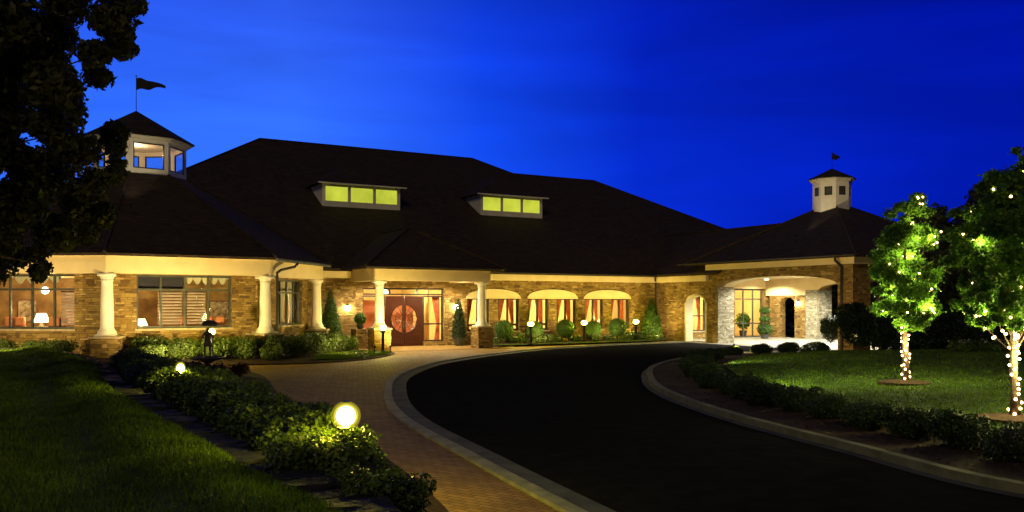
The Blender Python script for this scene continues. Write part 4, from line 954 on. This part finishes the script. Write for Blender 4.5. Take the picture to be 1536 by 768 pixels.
tree('oak_tree', TB, 'large dark broadleaf tree filling the upper left corner before the pavilion', None, [(0, 0, -.2), (.05, 0, .8), (0, 0, 2.2), (.1, .1, 4), (.2, 0, 6), (.3, .1, 8)], [.42, .34, .30, .25, .18, .08], limbs, blobs, 125000, .078, M['leaf_tree'], gap=-.46, gf=2.6, seed=3, shell=.1)
# two small trees wound with lights
def light_tree(loc, H, label, crown, trunk_h, n, seed, lean=0, big=1.0, zsp=.9):
    q = random.Random(seed); limbs = []; tips = []
    for k in range(9):
        a = k*2.4+q.uniform(-.3, .3); z0 = trunk_h+q.uniform(-.1, zsp); l = q.uniform(.6, 1.05)*big
        e = Vector((lean+cos(a)*l, sin(a)*l, z0+q.uniform(.6, 1.5)*big)); b = Vector((lean*.3, 0, z0)); limbs.append([b, b.lerp(e, .5)+Vector((0, 0, .08)), e]); tips.append((b, e))
    tp = [(0, 0, -.15), (.03, 0, .5), (0, .02, trunk_h*.7), (lean*.3, 0, trunk_h), (lean*.6, 0, trunk_h+1.2), (lean, 0, H-.7)]
    t = tree('lighted_tree', loc, label, 'small trees wound with fairy lights', tp, [.10, .075, .065, .06, .04, .015], limbs, crown, n, .036, M['leaf_lit'], gap=-.5, gf=4.2, seed=seed, shell=.15)
    return t, tp, tips
T1 = px(1357, 575, 20.9); T1.z = iz(T1.x, T1.y)+.03
def crown_from(base, items, Y, seed, k=3):
    q = random.Random(seed); out = []
    for (x, y, r) in items:
        for j in range(k*3):
            rr_ = r*Y/1300*q.uniform(.22, .55); y_ = Y+q.uniform(-.8, .8); p = px(x+max(-.85, min(.85, q.gauss(0, .52)))*r, y+max(-.75, min(.85, q.gauss(0, .5)))*r, y_)-base; out.append((*p, rr_*1.1, rr_*1.1, rr_*.8))
    return out
c1 = crown_from(T1, [(1368, 315, 24), (1352, 345, 32), (1378, 345, 24), (1340, 385, 30), (1375, 385, 36), (1330, 420, 22), (1360, 425, 34), (1385, 420, 24), (1340, 460, 24), (1372, 460, 28), (1385, 465, 18), (1322, 440, 16), (1350, 490, 12)], 20.9, 5)
t1, tp1, tips1 = light_tree(T1, 4.7, 'narrow tree with lights wound round its trunk, left of the two', c1, 1.75, 95000, 5)
T2 = px(1521, 622, 15.2); T2.z = iz(T2.x, T2.y)+.03
c2 = crown_from(T2, [(1515, 265, 34), (1535, 245, 26), (1495, 300, 26), (1530, 310, 44), (1455, 330, 26), (1480, 365, 36), (1450, 385, 26), (1520, 370, 48), (1560, 330, 50), (1570, 400, 50), (1495, 420, 40), (1460, 440, 28), (1540, 440, 40), (1475, 470, 20), (1505, 470, 22), (1590, 450, 40), (1440, 355, 16), (1600, 350, 50)], 15.2, 8)
t2, tp2, tips2 = light_tree(T2, 4.9, 'wider tree with lights wound round its forked trunk, at the right edge', c2, 1.15, 150000, 8, big=.95, zsp=.25)
for T, l in ((T1, 'round bark mulch ring under the left lighted tree'), (T2, 'round bark mulch ring under the right lighted tree')):
    o = MB().lathe([(.62, -.05), (.60, .03), (.3, .07), (.05, .08)], tuple(T), 28).build('mulch_ring', M['mulch']); tag(o, l, 'mulch ring', kind='stuff')
# fairy lights: wire + bulbs, each bulb its own part
bm_ = MB().ball((0, 0, 0), .017, 8, 6).mesh('bulb'); bm_.materials.append(M['bulb'])
def string_lights(T, tp, tips, crown, label, seed, ntr=46, ncr=54, z1=1.9, nfk=8):
    q = random.Random(seed); t = thing('fairy_lights', T, label, 'fairy lights', 'fairy lights wound on the two small trees')
    wire = []; pts = []
    P = [Vector(p) for p in tp]
    def at(z):
        for i in range(len(P)-1):
            if P[i].z <= z <= P[i+1].z: return P[i].lerp(P[i+1], (z-P[i].z)/(P[i+1].z-P[i].z))
        return P[-1]
    N_ = 420
    for i in range(N_):
        z = .04+(z1+1.3-.04)*i/N_; a = i*.42; r = .095 if z < .2 else (.085 if z < z1 else .065); c = at(z); wire.append((c.x+r*cos(a), c.y+r*sin(a), z))
    w_ = MB().tube(wire, .004, 4)
    for i in range(ntr):
        k = int((i+.5+q.uniform(-.3, .3))/ntr*(N_*z1/(z1+1.3))); c = wire[min(max(k, 0), N_-1)]; a = at(c[2]); d = (Vector(c)-Vector((a.x, a.y, c[2])))*1.15; pts.append(Vector((a.x, a.y, c[2]))+d)
    for j in range(nfk):
        b, e = tips[j % len(tips)]; f = q.uniform(.0, .55); pts.append(b.lerp(e, f)+Vector((q.gauss(0, .03), -.05, q.gauss(0, .03))))
    for j in range(ncr):
        b, e = tips[j % len(tips)]; f = q.uniform(.1, 1.15); p = b.lerp(e, f)+Vector((q.gauss(0, .07), q.gauss(0, .07)-.05, q.gauss(0, .12)))
        if j > -1:
            c_ = q.choice(crown); p = Vector(c_[:3])+Vector((q.gauss(0, .35)*c_[3], -c_[4]*q.uniform(.7, 1.25), q.gauss(0, .35)*c_[5]))
        pts.append(p)
    for b, e in tips: w_.tube([b, b.lerp(e, .5)+Vector((0, -.04, .08)), e], .004, 4)
    w_.build('wire', M['black'], t, local=True)
    for i_, p in enumerate(pts): link('bulb', bm_, t, p).scale = [1.45 if i_ < ntr+nfk else 1.2]*3
    # the light those bulbs give the leaves around them
    lt = [p for p in pts[ntr+nfk:] if p.z < z1+2.0][::2][:28]
    for (dx, dy, dz, e) in [(p.x*.8, p.y*.8, p.z, 3.0) for p in lt]+[(0, -.3, .9, 3), (.05, -.25, z1, 4)]:
        l = bpy.data.lights.new('fairy_light_glow', 'POINT'); l.energy = e*24; l.color = (1, .90, .30); l.shadow_soft_size = .12; lo_ = bpy.data.objects.new('fairy_light_glow', l); COL.objects.link(lo_); lo_.parent = t; lo_.location = (dx, dy, dz)
string_lights(T1, tp1, tips1, c1, 'white fairy lights on the trunk and inside the narrow left tree', 3, ntr=38, ncr=56, nfk=6)
string_lights(T2, tp2, tips2, c2, 'white fairy lights on the forked trunk at the right edge', 4, z1=1.15, ntr=24, ncr=46, nfk=30)
# dark background trees
bl_ = []; q = random.Random(91)
for k in range(130):
    X = 16+k*.9; bl_.append((X, 84+q.uniform(-5, 5)-.12*k, q.uniform(.5, 5.0), 2.6, 2.6, 2.6))
tag(link('far_wood', np_mesh('wood', leaves(bl_, 90000, .34, .5, seed=25), 4, M['leaf_tree'])), 'dark mass of woodland far behind the canopy and the island lawn', 'woods', kind='stuff')
for i, (x, ytop, Y, wd) in enumerate(((1376, 296, 42, 4.2), (1414, 318, 43, 4.6), (1456, 312, 42, 4.6), (1505, 262, 42, 5.4), (1565, 240, 42, 5.8), (1640, 280, 42, 5.5), (1330, 420, 62, 3.0))):
    H = CAMZ+(455-ytop)/1300*Y; base = px(x, 455, Y); base.z = 0; q = random.Random(70+i)
    bs = []
    for k in range(16):
        f = k/15; z = H*(.22+.70*f); w_ = wd*(1-.65*f**1.6)*.5; a = q.uniform(0, 6.3); d = w_*q.uniform(.3, .9); s = wd*q.uniform(.17, .28)*(1-.4*f); bs.append((d*cos(a), d*sin(a), z, s, s, s*1.1))
    tree('background_tree', base, ['dark tree rising behind the left lighted tree', 'dark tree in the gap between the two lighted trees', 'dark tree just left of the right lighted tree', 'dark tree behind the right lighted tree', 'tall dark tree at the right frame edge', 'dark tree beyond the right frame edge', 'low dark tree beyond the canopy pier'][i], 'dark trees behind the island lawn', [(0, 0, 0), (0, 0, H*.3), (.1, 0, H*.85)], [.22, .17, .05], [], bs, 26000, .11, M['leaf_tree'], gap=-.45, gf=1.6, seed=30+i)

# ------------------------------------------------------------------ lamps
def bollard_mesh():
    t = thing('bollard_lamp', (0, 0, 0), 'x', 'garden lamp', 'bollard lamps in the beds')
    MB().lathe([(.11, 0), (.11, .04), (.06, .07), (.045, .12), (.045, .84), (.07, .88), (.10, .93), (.10, .95)], n=14).build('post', M['black'], t, local=True)
    MB().ball((0, 0, 1.07), .105, 16, 12).build('inner_globe', M['lamp'], t, local=True)
    g_ = MB().ball((0, 0, 1.07), .135, 20, 14).build('inner_halo', M['lamp_halo'], t, local=True)
    MB().ball((0, 0, 1.07), .162, 24, 16).build('outer_halo', M['lamp_halo2'], t, local=True)  # both shells are added halo around the globe, not glass
    mb = MB()
    mb.lathe([(.05, 1.222), (.05, 1.232), (.02, 1.24)], n=14).build('cap', M['black'], t, local=True)
    return t
bol = bollard_mesh()
lamps = [((-1.83, 9.55), .0, 'nearest glowing garden lamp, rising from the leafy hedge by the brick walk'), ((-6.35, 16.6), .0, 'small glowing lamp far back in the leafy hedge, before the fountain'),
         ((-11.22, 32.4), 0, 'glowing lamp right behind the fountain statue'), ((-6.0, 40.3), 0, 'lamp post left of the entry doors beside the porch column'),
         ((1.02, 47.0), .0, 'leftmost of the three lamps below the arched windows'), ((4.15, 49.9), .0, 'middle of the three lamps below the arched windows'), ((7.5, 52.4), .0, 'rightmost of the three lamps below the arched windows'),
         ((19.6, 46.4), .0, 'small lamp in the dark shrubs right of the canopy pier')]
for i, ((x, y), z, l) in enumerate(lamps):
    o = bol if i == 0 else copy_tree(bol)
    z = hz(x, y) if i in (0, 1, 2, 3) else (.1 if i < 7 else .1)
    if i == 3: z = .08
    if i in (0, 1, 2): z = {0: .02, 1: .05, 2: .20}[i]
    o.location = (x, y, z); o['label'] = l
    if i == 1: o.scale = (.62, .62, .95)
    if 3 <= i <= 6: o.scale = (1.45, 1.45, 1.04)
# wall lanterns
def lantern(loc, label):
    t = thing('wall_lantern', loc, label, 'wall lantern', 'wall lanterns')
    MB().tube([(0, .12, .1), (0, .02, .22), (0, 0, .2)], .014, 6).box(-.06, .11, -.05, .06, .14, .2).build('bracket', M['black'], t, local=True)
    MB().lathe([(.05, -.16), (.085, .10), (.085, .10)], n=6).build('glass_body', M['sconce'], t, local=True)
    MB().lathe([(.10, .10), (.10, .12), (.02, .2), (.01, .24)], n=6).build('lantern_cap', M['black'], t, local=True)
    MB().lathe([(.02, -.22), (.055, -.16), (.055, -.158)], n=6).build('lantern_base', M['black'], t, local=True)
    t.rotation_euler.z = radians(30); return t
lantern(B(-2.15, -.14, 2.15), 'bright wall lantern right of the entry doors above the potted conifer')
lantern(B(-8.45, -.14, 2.1), 'bright wall lantern on the stone left of the entry sidelight')
l_ = lantern(B(21.66, -2.9, 2.35), 'wall lantern on the stone pier inside the drive-through canopy'); l_.rotation_euler.z = radians(-60)
q1 = FC(3.6, 1.3, 2.2); l_ = lantern(q1, 'wall lantern seen through the oblique pavilion window'); l_.rotation_euler.z = radians(75)
# lounge pictures and armchairs seen through the pavilion windows
def picture(x, z, w_, h_, label):
    b = Fp(x, -.03, z); t = thing('framed_picture', b, label, 'picture', 'pictures on the lounge wall')
    m_ = MB(); m_.box(x-w_/2, -.05, z, x+w_/2, -.002, z+.05, Fp).box(x-w_/2, -.05, z+h_-.05, x+w_/2, -.002, z+h_, Fp).box(x-w_/2, -.05, z+.05, x-w_/2+.05, -.002, z+h_-.05, Fp).box(x+w_/2-.05, -.05, z+.05, x+w_/2, -.002, z+h_-.05, Fp)
    m_.build('frame', M['iwood'], t); MB().box(x-w_/2+.05, -.02, z+.05, x+w_/2-.05, -.004, z+h_-.05, Fp).build('print', M['print'], t)
for x, z, w_, h_, l in ((4.4, 1.5, .8, 1.0, 'framed print in the left pavilion window'), (6.6, 1.6, .6, .8, 'smaller framed print right of it in the left pavilion window'), (12.2, 1.55, .9, .9, 'framed print in the wide pavilion window'), (14.0, 1.5, .7, 1.1, 'tall framed print at the right of the wide pavilion window')): picture(x, z, w_, h_, l)
def armchair(p, rz, label):
    t = thing('armchair', p, label, 'armchair', 'lounge armchairs', rz)
    MB().box(-.32, -.30, .22, .32, .30, .46).build('seat', M['iwall_red'], t, local=True, bevel=.04)
    MB().box(-.36, .22, .3, .36, .40, 1.25).build('backrest', M['iwall_red'], t, local=True, bevel=.06)
    for s in (-1, 1):
        MB().box(s*.36-.06, -.30, .2, s*.36+.06, .28, .66).build('armrest', M['iwall_red'], t, local=True, bevel=.04)
        for y in (-.25, .3): MB().tube([(s*.3, y, 0), (s*.3, y, .22)], [.02, .03], 8).build('leg', M['iwood'], t, local=True)
for F, x, y, rz, l in ((FA, 3.6, .9, pi, 'armchair back in the right pane of the left pavilion window'), (FA, 1.6, 1.1, pi+.3, 'armchair left of the lounge lamp'), (FB, 3.2, 1.1, pi+.6, 'armchair behind the middle of the wide pavilion window'), (FB, 4.3, 1.2, pi+.4, 'armchair behind the right pane of the wide pavilion window')): armchair(F(x, y, .55), rz, l)
# canopy and porch ceiling lamps
def ceiling_lamp(loc, label, r=.16, e=None, col=(1, .86, .6)):
    t = thing('ceiling_lamp', loc, label, 'ceiling lamp', 'ceiling lamps under the roofs')
    MB().lathe([(r+.03, 0), (r+.03, -.03), (r, -.03)], n=20).build('trim_ring', M['white'], t, local=True)
    MB().lathe([(r, -.035), (r*.8, -.06), (r*.2, -.075)], n=20).build('diffuser', M['ceil'], t, local=True)
    if e:
        l = bpy.data.lights.new('ceiling_lamp_light', 'SPOT'); l.spot_size = radians(158); l.spot_blend = .35; l.energy = e*14; l.color = col; l.shadow_soft_size = .1; o = bpy.data.objects.new('ceiling_lamp_light', l); COL.objects.link(o); o.parent = t; o.location = (0, 0, -.2)
for i, (u, v) in enumerate(((15.2, -6.6), (15.2, -11.6), (19.6, -6.6), (19.6, -11.6))):
    ceiling_lamp(B(u, v, 3.98), '%s recessed lamp in the ceiling of the drive-through canopy' % ['near left', 'near right', 'far left', 'far right'][i], e=170, col=(1, .93, .74))
ceiling_lamp(B(14.4, -2.6, 3.98), 'recessed lamp above the passage behind the small arched opening', e=60, col=(1, .86, .45))
ceiling_lamp(B(20.4, -1.4, 3.98), 'recessed lamp before the glass doors under the canopy', e=60, col=(1, .85, .55))
for u in (-6.8, -3.5): ceiling_lamp(B(u, -1.7, 3.9), 'recessed porch lamp above the %s side of the entry doors' % ('left' if u < -5 else 'right'), e=60, col=(1, .80, .48))
# floodlights added to brighten walls, lawn and cupolas, standing in for unseen sources
def added_flood(x, y, z, tx, ty, tz, e, ang, label, col=(1, .74, .30)):
    e *= 5.0
    t = thing('added_floodlight', (x, y, z), label, 'floodlight', 'small floodlights added in the beds and on the roofs'); d = (Vector((tx, ty, tz))-Vector((x, y, z+.22))).normalized()
    MB().tube([(0, 0, -.1), (0, 0, .18)], .015, 6).build('stake', M['black'], t, local=True)
    c = Vector((0, 0, .22)); MB().tube([c-d*.08, c+d*.03, c+d*.05], [.035, .05, .055], 10).build('can', M['black'], t, local=True)
    l = bpy.data.lights.new('added_flood_light', 'SPOT'); l.energy = e; l.color = col; l.spot_size = radians(ang); l.spot_blend = .8; l.shadow_soft_size = .04
    o = bpy.data.objects.new('added_flood_light', l); COL.objects.link(o); o.parent = t; o.location = c+d*.07; o.rotation_euler = d.to_track_quat('-Z', 'Y').to_euler()
added_flood(-17.6, 28.8, .98, -18.5, 33.5, 3.0, 190, 130, 'added floodlight at the foot of the lawn knoll aimed at the left pavilion face')
added_flood(-11.9, 29.8, .42, -12.6, 34, 3.0, 420, 130, 'added floodlight in front of the wide pavilion window')
added_flood(-5.9, 37.2, .25, -9.6, 38.6, 3.2, 190, 130, 'added floodlight on the entry lawn patch aimed at the oblique pavilion face')
added_flood(-5.75, 41.0, .06, -5.0, 44.5, 3.6, 200, 125, 'added floodlight at the walk edge aimed at the porch beam')
added_flood(*B(2.2, -3.05, .1), *B(2.2, 0, 3.4), 125, 140, 'added floodlight in the grass strip left of the middle arched window')
added_flood(*B(6.8, -2.9, .1), *B(6.8, 0, 3.4), 125, 140, 'added floodlight in the grass strip between the two right arched windows')
added_flood(*B(10.6, -2.6, .1), *B(11.4, 0, 3.4), 105, 140, 'added floodlight at the end of the grass strip by the wing corner')
added_flood(5.9, 21.5, .35, 11, 23, .2, 70, 140, 'added floodlight among the island mounds turned toward the lawn', (.95, 1, .35))
added_flood(7.2, 30.5, .35, 14, 31, .8, 38, 140, 'added floodlight at the far end of the island mounds turned toward the lawn', (.95, 1, .35))
added_flood(9.6, 37.5, .30, *B(12, -9.5, 4.4), 270, 115, 'added floodlight among the silhouetted shrubs aimed at the canopy front')
added_flood(15.3, 38.6, .30, *B(12, -14.8, 3.8), 60, 80, 'added floodlight by the tall round shrub aimed at the right canopy pier', (1, .6, .35))

added_flood(C0.x+2.2, C0.y-5.6, 6.0, C0.x+.7, C0.y-1.5, 9.2, 60, 42, 'small added floodlight on the pavilion roof aimed at the left cupola', (1, .84, .55))
added_flood(PCc[0]-3.2, PCc[1]-3.4, 5.75, PCc[0], PCc[1]-.6, 8.8, 50, 40, 'small added floodlight on the canopy roof aimed at the right cupola', (1, .84, .55))
# ------------------------------------------------------------------ fountain with statue
FT = Vector((-9.55, 27.2, hz(-9.55, 27.2)))
t = thing('fountain', FT, 'bronze fountain of a child under an umbrella standing over a shallow round basin', 'fountain'); t.scale = (.88, .88, .93)
MB().lathe([(.28, 0), (.26, .05), (.14, .10), (.12, .30), (.22, .36), (.60, .46), (.64, .50), (.60, .51), (.50, .46), (.2, .44)], n=36).build('basin', M['bronze'], t, local=True)
def skinned(name, verts, edges, rads, m, parent, sub=1):
    me = bpy.data.meshes.new(name); me.from_pydata(verts, edges, []); me.materials.append(m); o = link(name, me, parent)
    o.modifiers.new('skin', 'SKIN'); lay = me.skin_vertices[0] if me.skin_vertices else None
    if lay is None:
        bpy.context.view_layer.objects.active = o; bpy.ops.mesh.customdata_skin_add(); lay = me.skin_vertices[0]
    for i, r in enumerate(rads): lay.data[i].radius = (r, r); 
    lay.data[0].use_root = True
    s_ = o.modifiers.new('sub', 'SUBSURF'); s_.levels = sub; s_.render_levels = sub; return o
vs = [(0, 0, 1.00), (0, 0, 1.15), (0, 0, 1.30), (0, -.01, 1.38), (0, -.02, 1.44), (0, -.02, 1.50),
      (.09, 0, .96), (.10, -.02, .74), (.10, .02, .52), (.10, -.06, .50), (-.08, 0, .96), (-.09, -.05, .75), (-.08, .0, .52), (-.08, -.08, .50),
      (.12, 0, 1.30), (.20, -.03, 1.22), (.17, -.14, 1.32), (-.12, 0, 1.30), (-.20, -.02, 1.18), (-.22, -.08, 1.05)]
es = [(0, 1), (1, 2), (2, 3), (3, 4), (4, 5), (0, 6), (6, 7), (7, 8), (8, 9), (0, 10), (10, 11), (11, 12), (12, 13), (2, 14), (14, 15), (15, 16), (2, 17), (17, 18), (18, 19)]
rs = [.085, .075, .085, .04, .075, .055, .065, .045, .032, .025, .065, .045, .032, .025, .045, .034, .028, .045, .034, .028]
body = skinned('figure', vs, es, rs, M['bronze'], t)
MB().lathe([(.14, .88), (.15, .92), (.12, 1.05), (.10, 1.12)], n=14).build('skirt', M['bronze'], t, local=True)
um = MB(); um.tube([(.17, -.14, 1.15), (.13, -.12, 1.70)], .010, 6)
prof = [(.28*sin(a), 1.58+.18*cos(a)) for a in [pi/2*(1-k/6) for k in range(7)]]; prof[-1] = (.01, 1.76)
um.lathe([(.27, 1.565)]+prof, (.10, -.1, 0), 16); um.build('umbrella', M['bronze'], t, local=True)

# ------------------------------------------------------------------ flags
def flagpole(base, h, fl, label, fz, fh, seed=0, pr=.018):
    t = thing('flagpole', base, label, 'flag', 'pennant flags on the cupolas')
    MB().tube([(0, 0, -.15), (0, 0, h)], [pr, pr*.7], 8).ball((0, 0, h+.03), pr*2, 8, 6).build('pole', M['black'], t, local=True)
    vs = []; fs = []; n = 16
    for i in range(n+1):
        f = i/n; x = fl*f; y = .09*fl*sin(f*7+seed)*f**.5; droop = -.16*fl*f*f*.6+.03*sin(f*9)
        hh = fh*(1-.80*f**1.3); 
        for s in (0, 1): vs += [(x, y+s*.008, fz+droop+hh*.5*(1+.08*sin(f*14))), (x, y+s*.008, fz+droop-hh*.5*(1-.12*sin(f*11)))]
    for i in range(n):
        a = 4*i; b = a+4; fs += [(a, b, b+1, a+1), (a+2, a+3, b+3, b+2), (a, a+2, b+2, b), (a+1, b+1, b+3, a+3)]
    fs += [(0, 1, 3, 2), (4*n, 4*n+2, 4*n+3, 4*n+1)]
    MB().add(vs, fs).build('flag', M['flag'], t, local=True)
flagpole((C0.x, C0.y, 11.15), 1.62, 1.32, 'dark tapered pennant on the thin pole above the left cupola', 1.27, .55)
flagpole((*PCc, 10.1), .95, .48, 'small dark pennant above the right canopy cupola', .72, .42, 2, .012)

# ------------------------------------------------------------------ interior furnishing
def drape(loc_f, xs, z0, z1, m, label, group, y=.45):
    base = loc_f((xs[0][0]+xs[-1][1])/2, y, z0); t = thing('curtain', base, label, 'curtain', group)
    for (a, b, tie) in xs:
        mb = MB(); n = 26; rows = 9; vs = []; fs = []
        for j in range(rows):
            f = j/(rows-1); z = z0+(z1-z0)*f; 
            wv = 1 if not tie else (.38+.62*abs(f-.35)/.65 if f > .35 else .38+.3*(.35-f)/.35)
            for i in range(n+1):
                g_ = i/n; x = a+(b-a)*g_*wv if tie >= 0 else b-(b-a)*(1-g_)*wv
                vs.append(loc_f(x, y+.045*sin(g_*26), z))
        for j in range(rows-1):
            for i in range(n): k = j*(n+1)+i; fs.append((k, k+1, k+n+2, k+n+1))
        mb.add(vs, fs); mb.smooth = True; mb.build('panel', M[m], t)
gn = 'red curtains in the arched window pairs'
nm = ['leftmost window, left of the porch column', 'window just right of the porch column', 'left window of the middle arched pair', 'right window of the middle arched pair', 'left window of the right arched pair', 'right window of the right arched pair']
for i, (a, b) in enumerate(wins):
    drape(F1, [(a+12.12, a+12.12+(.50, .62, .44, .58, .66, .48)[i], 1), (b+11.88-(.52, .46, .62, .50, .40, .60)[i], b+11.88, -1)], .35, 2.75, 'drape_red', 'red tied-back curtains in the '+nm[i], gn)
drape(F1, [(8.55, 9.05, -1)], .3, 2.75, 'drape_red', 'red curtain in the sidelight right of the entry doors', gn)
drape(F1, [(26.2, 26.7, 1), (27.7, 28.2, -1)], .3, 2.9, 'drape_red', 'red curtains seen through the small arched opening', gn)
drape(FC, [(2.0, 2.7, 1), (3.5, 4.0, 1), (4.2, 4.7, -1)], 1.2, 3.3, 'drape_pale', 'pale curtains in the oblique pavilion window', 'pale pavilion curtains', y=.5)
def blind(F, a, b, z0, z1, label, y=.48, gap=.12, slat=.07, m='blind'):
    t = thing('slatted_blind', F((a+b)/2, y, z0), label, 'window blind', 'slatted blinds in the pavilion windows'); mb = MB(); z = z0
    while z < z1-slat: mb.box(a, y, z, b, y+.02, z+slat, F); z += gap
    mb.build('slats', M[m], t); MB().box(a, y-.01, z1-.04, b, y+.03, z1, F).build('head_rail', M['wood'], t)
for k, (a, b, l) in enumerate(((1.95, 2.85, 'second'), (2.90, 3.75, 'third'))): blind(FB, a, b, 1.5, 2.80,  'slatted blind in the %s lower pane of the wide pavilion window' % l)
blind(FA, 3.82, 4.62, 1.5, 2.80, 'slatted blind in the rightmost lower pane of the left pavilion window', slat=.085)
blind(FA, 2.92, 3.75, 1.5, 2.80, 'slatted blind in the pane right of the lounge lamp', y=2.2, slat=.085)
def valance(F, a, b, z, n, label):
    t = MB(); 
    for k in range(n):
        x0, x1 = a+(b-a)*k/n, a+(b-a)*(k+1)/n
        for i in range(8):
            xa, xb = x0+(x1-x0)*i/8, x0+(x1-x0)*(i+1)/8; d = lambda x: .26*sin(pi*(x-x0)/(x1-x0))
            t.hexa([F(xa, .5, z-.04-d(xa)), F(xb, .5, z-.04-d(xb)), F(xb, .52, z-.04-d(xb)), F(xa, .52, z-.04-d(xa))], [F(xa, .5, z), F(xb, .5, z), F(xb, .52, z), F(xa, .52, z)])
    tag(t.build('valance', M['drape_pale']), label, 'valance')
for k, (a, b, l) in enumerate(((1.17, 2.0, 'first'), (2.05, 2.9, 'second'))): blind(FB, a, b, 2.90, 3.38, 'dark lowered shade in the %s upper pane of the wide pavilion window' % l, y=.30, gap=.05, slat=.049, m='shade_dark')
valance(FB, 2.95, 4.6, 3.38, 5, 'scalloped pale valance in the upper right panes of the wide pavilion window')
valance(FA, 1.9, 3.8, 3.38, 4, 'scalloped pale valance in the upper panes of the left pavilion window')
def table_lamp(loc, label, s=1):
    t = thing('table_lamp', loc, label, 'table lamp', 'lounge table lamps'); t.scale = (s, s, s)
    MB().lathe([(.10, 0), (.10, .02), (.03, .05), (.07, .16), (.08, .24), (.02, .34), (.012, .5)], n=16).build('base', M['bronze'], t, local=True)
    MB().lathe([(.22, .36), (.12, .62), (.118, .62), (.218, .36)], n=20).build('lamp_shade', M['shade'], t, local=True)
    l = bpy.data.lights.new('table_lamp_light', 'POINT'); l.energy = 130; l.color = (1, .62, .25); l.shadow_soft_size = .06; o = bpy.data.objects.new('table_lamp_light', l); COL.objects.link(o); o.parent = t; o.location = (0, 0, .75)
def side_table(loc, label, h=.75):
    t = thing('side_table', loc, label, 'table', 'lounge side tables')
    MB().lathe([(.36, h-.04), (.38, h-.02), (.36, h)], n=24).build('table_top', M['iwood'], t, local=True)
    MB().lathe([(.22, 0), (.20, .04), (.05, .08), (.04, h-.04)], n=14).build('pedestal', M['iwood'], t, local=True)
for (F, x, y, l, s) in ((FA, 2.55, 1.2, 'in the left pavilion window', 1.35), (FB, 1.45, 1.0, 'in the leftmost pane of the wide pavilion window', 1.0)):
    p = F(x, y, .25); side_table(p, 'round side table '+l, .85); table_lamp((p[0], p[1], 1.10), 'glowing table lamp '+l, s)
def room_light(loc, e, col, label, r=.14):
    t = thing('pendant_lamp', loc, label, 'pendant lamp', 'pendant lamps inside the clubhouse')
    MB().ball((0, 0, 0), r, 16, 10).build('globe', M['ceil'], t, local=True); MB().tube([(0, 0, r), (0, 0, r+.45)], .01, 6).build('rod', M['black'], t, local=True)
    l = bpy.data.lights.new('pendant_light', 'POINT'); l.energy = e*5; l.color = col; l.shadow_soft_size = .1; o = bpy.data.objects.new('pendant_light', l); COL.objects.link(o); o.parent = t; o.location = (0, 0, -r-.06)
for u, l in ((-5.3, 'behind the entry doors'), (-1.0, 'behind the leftmost arched pair'), (3.2, 'behind the middle arched pair'), (7.4, 'behind the right arched pair'), (10.8, 'past the last arched window'), (15.0, 'behind the window seen through the small arch'), (20.2, 'behind the glass canopy doors')):
    room_light(B(u, 2.6 if u != 15.0 else 1.2, 2.95), 190 if u < 12 else 150, (1, .76, .34), 'pendant lamp '+l)
room_light((-18.8, 34.9, 2.85), 55, (1, .62, .28), 'pendant lamp in the left part of the pavilion lounge')
l = bpy.data.lights.new('cupola_light', 'POINT'); l.energy = 60; l.color = (1, .66, .38); l.shadow_soft_size = .15; o = bpy.data.objects.new('cupola_light', l); COL.objects.link(o); o.location = (C0.x, C0.y, 9.3)
l = bpy.data.lights.new('cupola_light', 'POINT'); l.energy = 0; bpy.data.lights.remove(l)
bpy.context.view_layer.update()
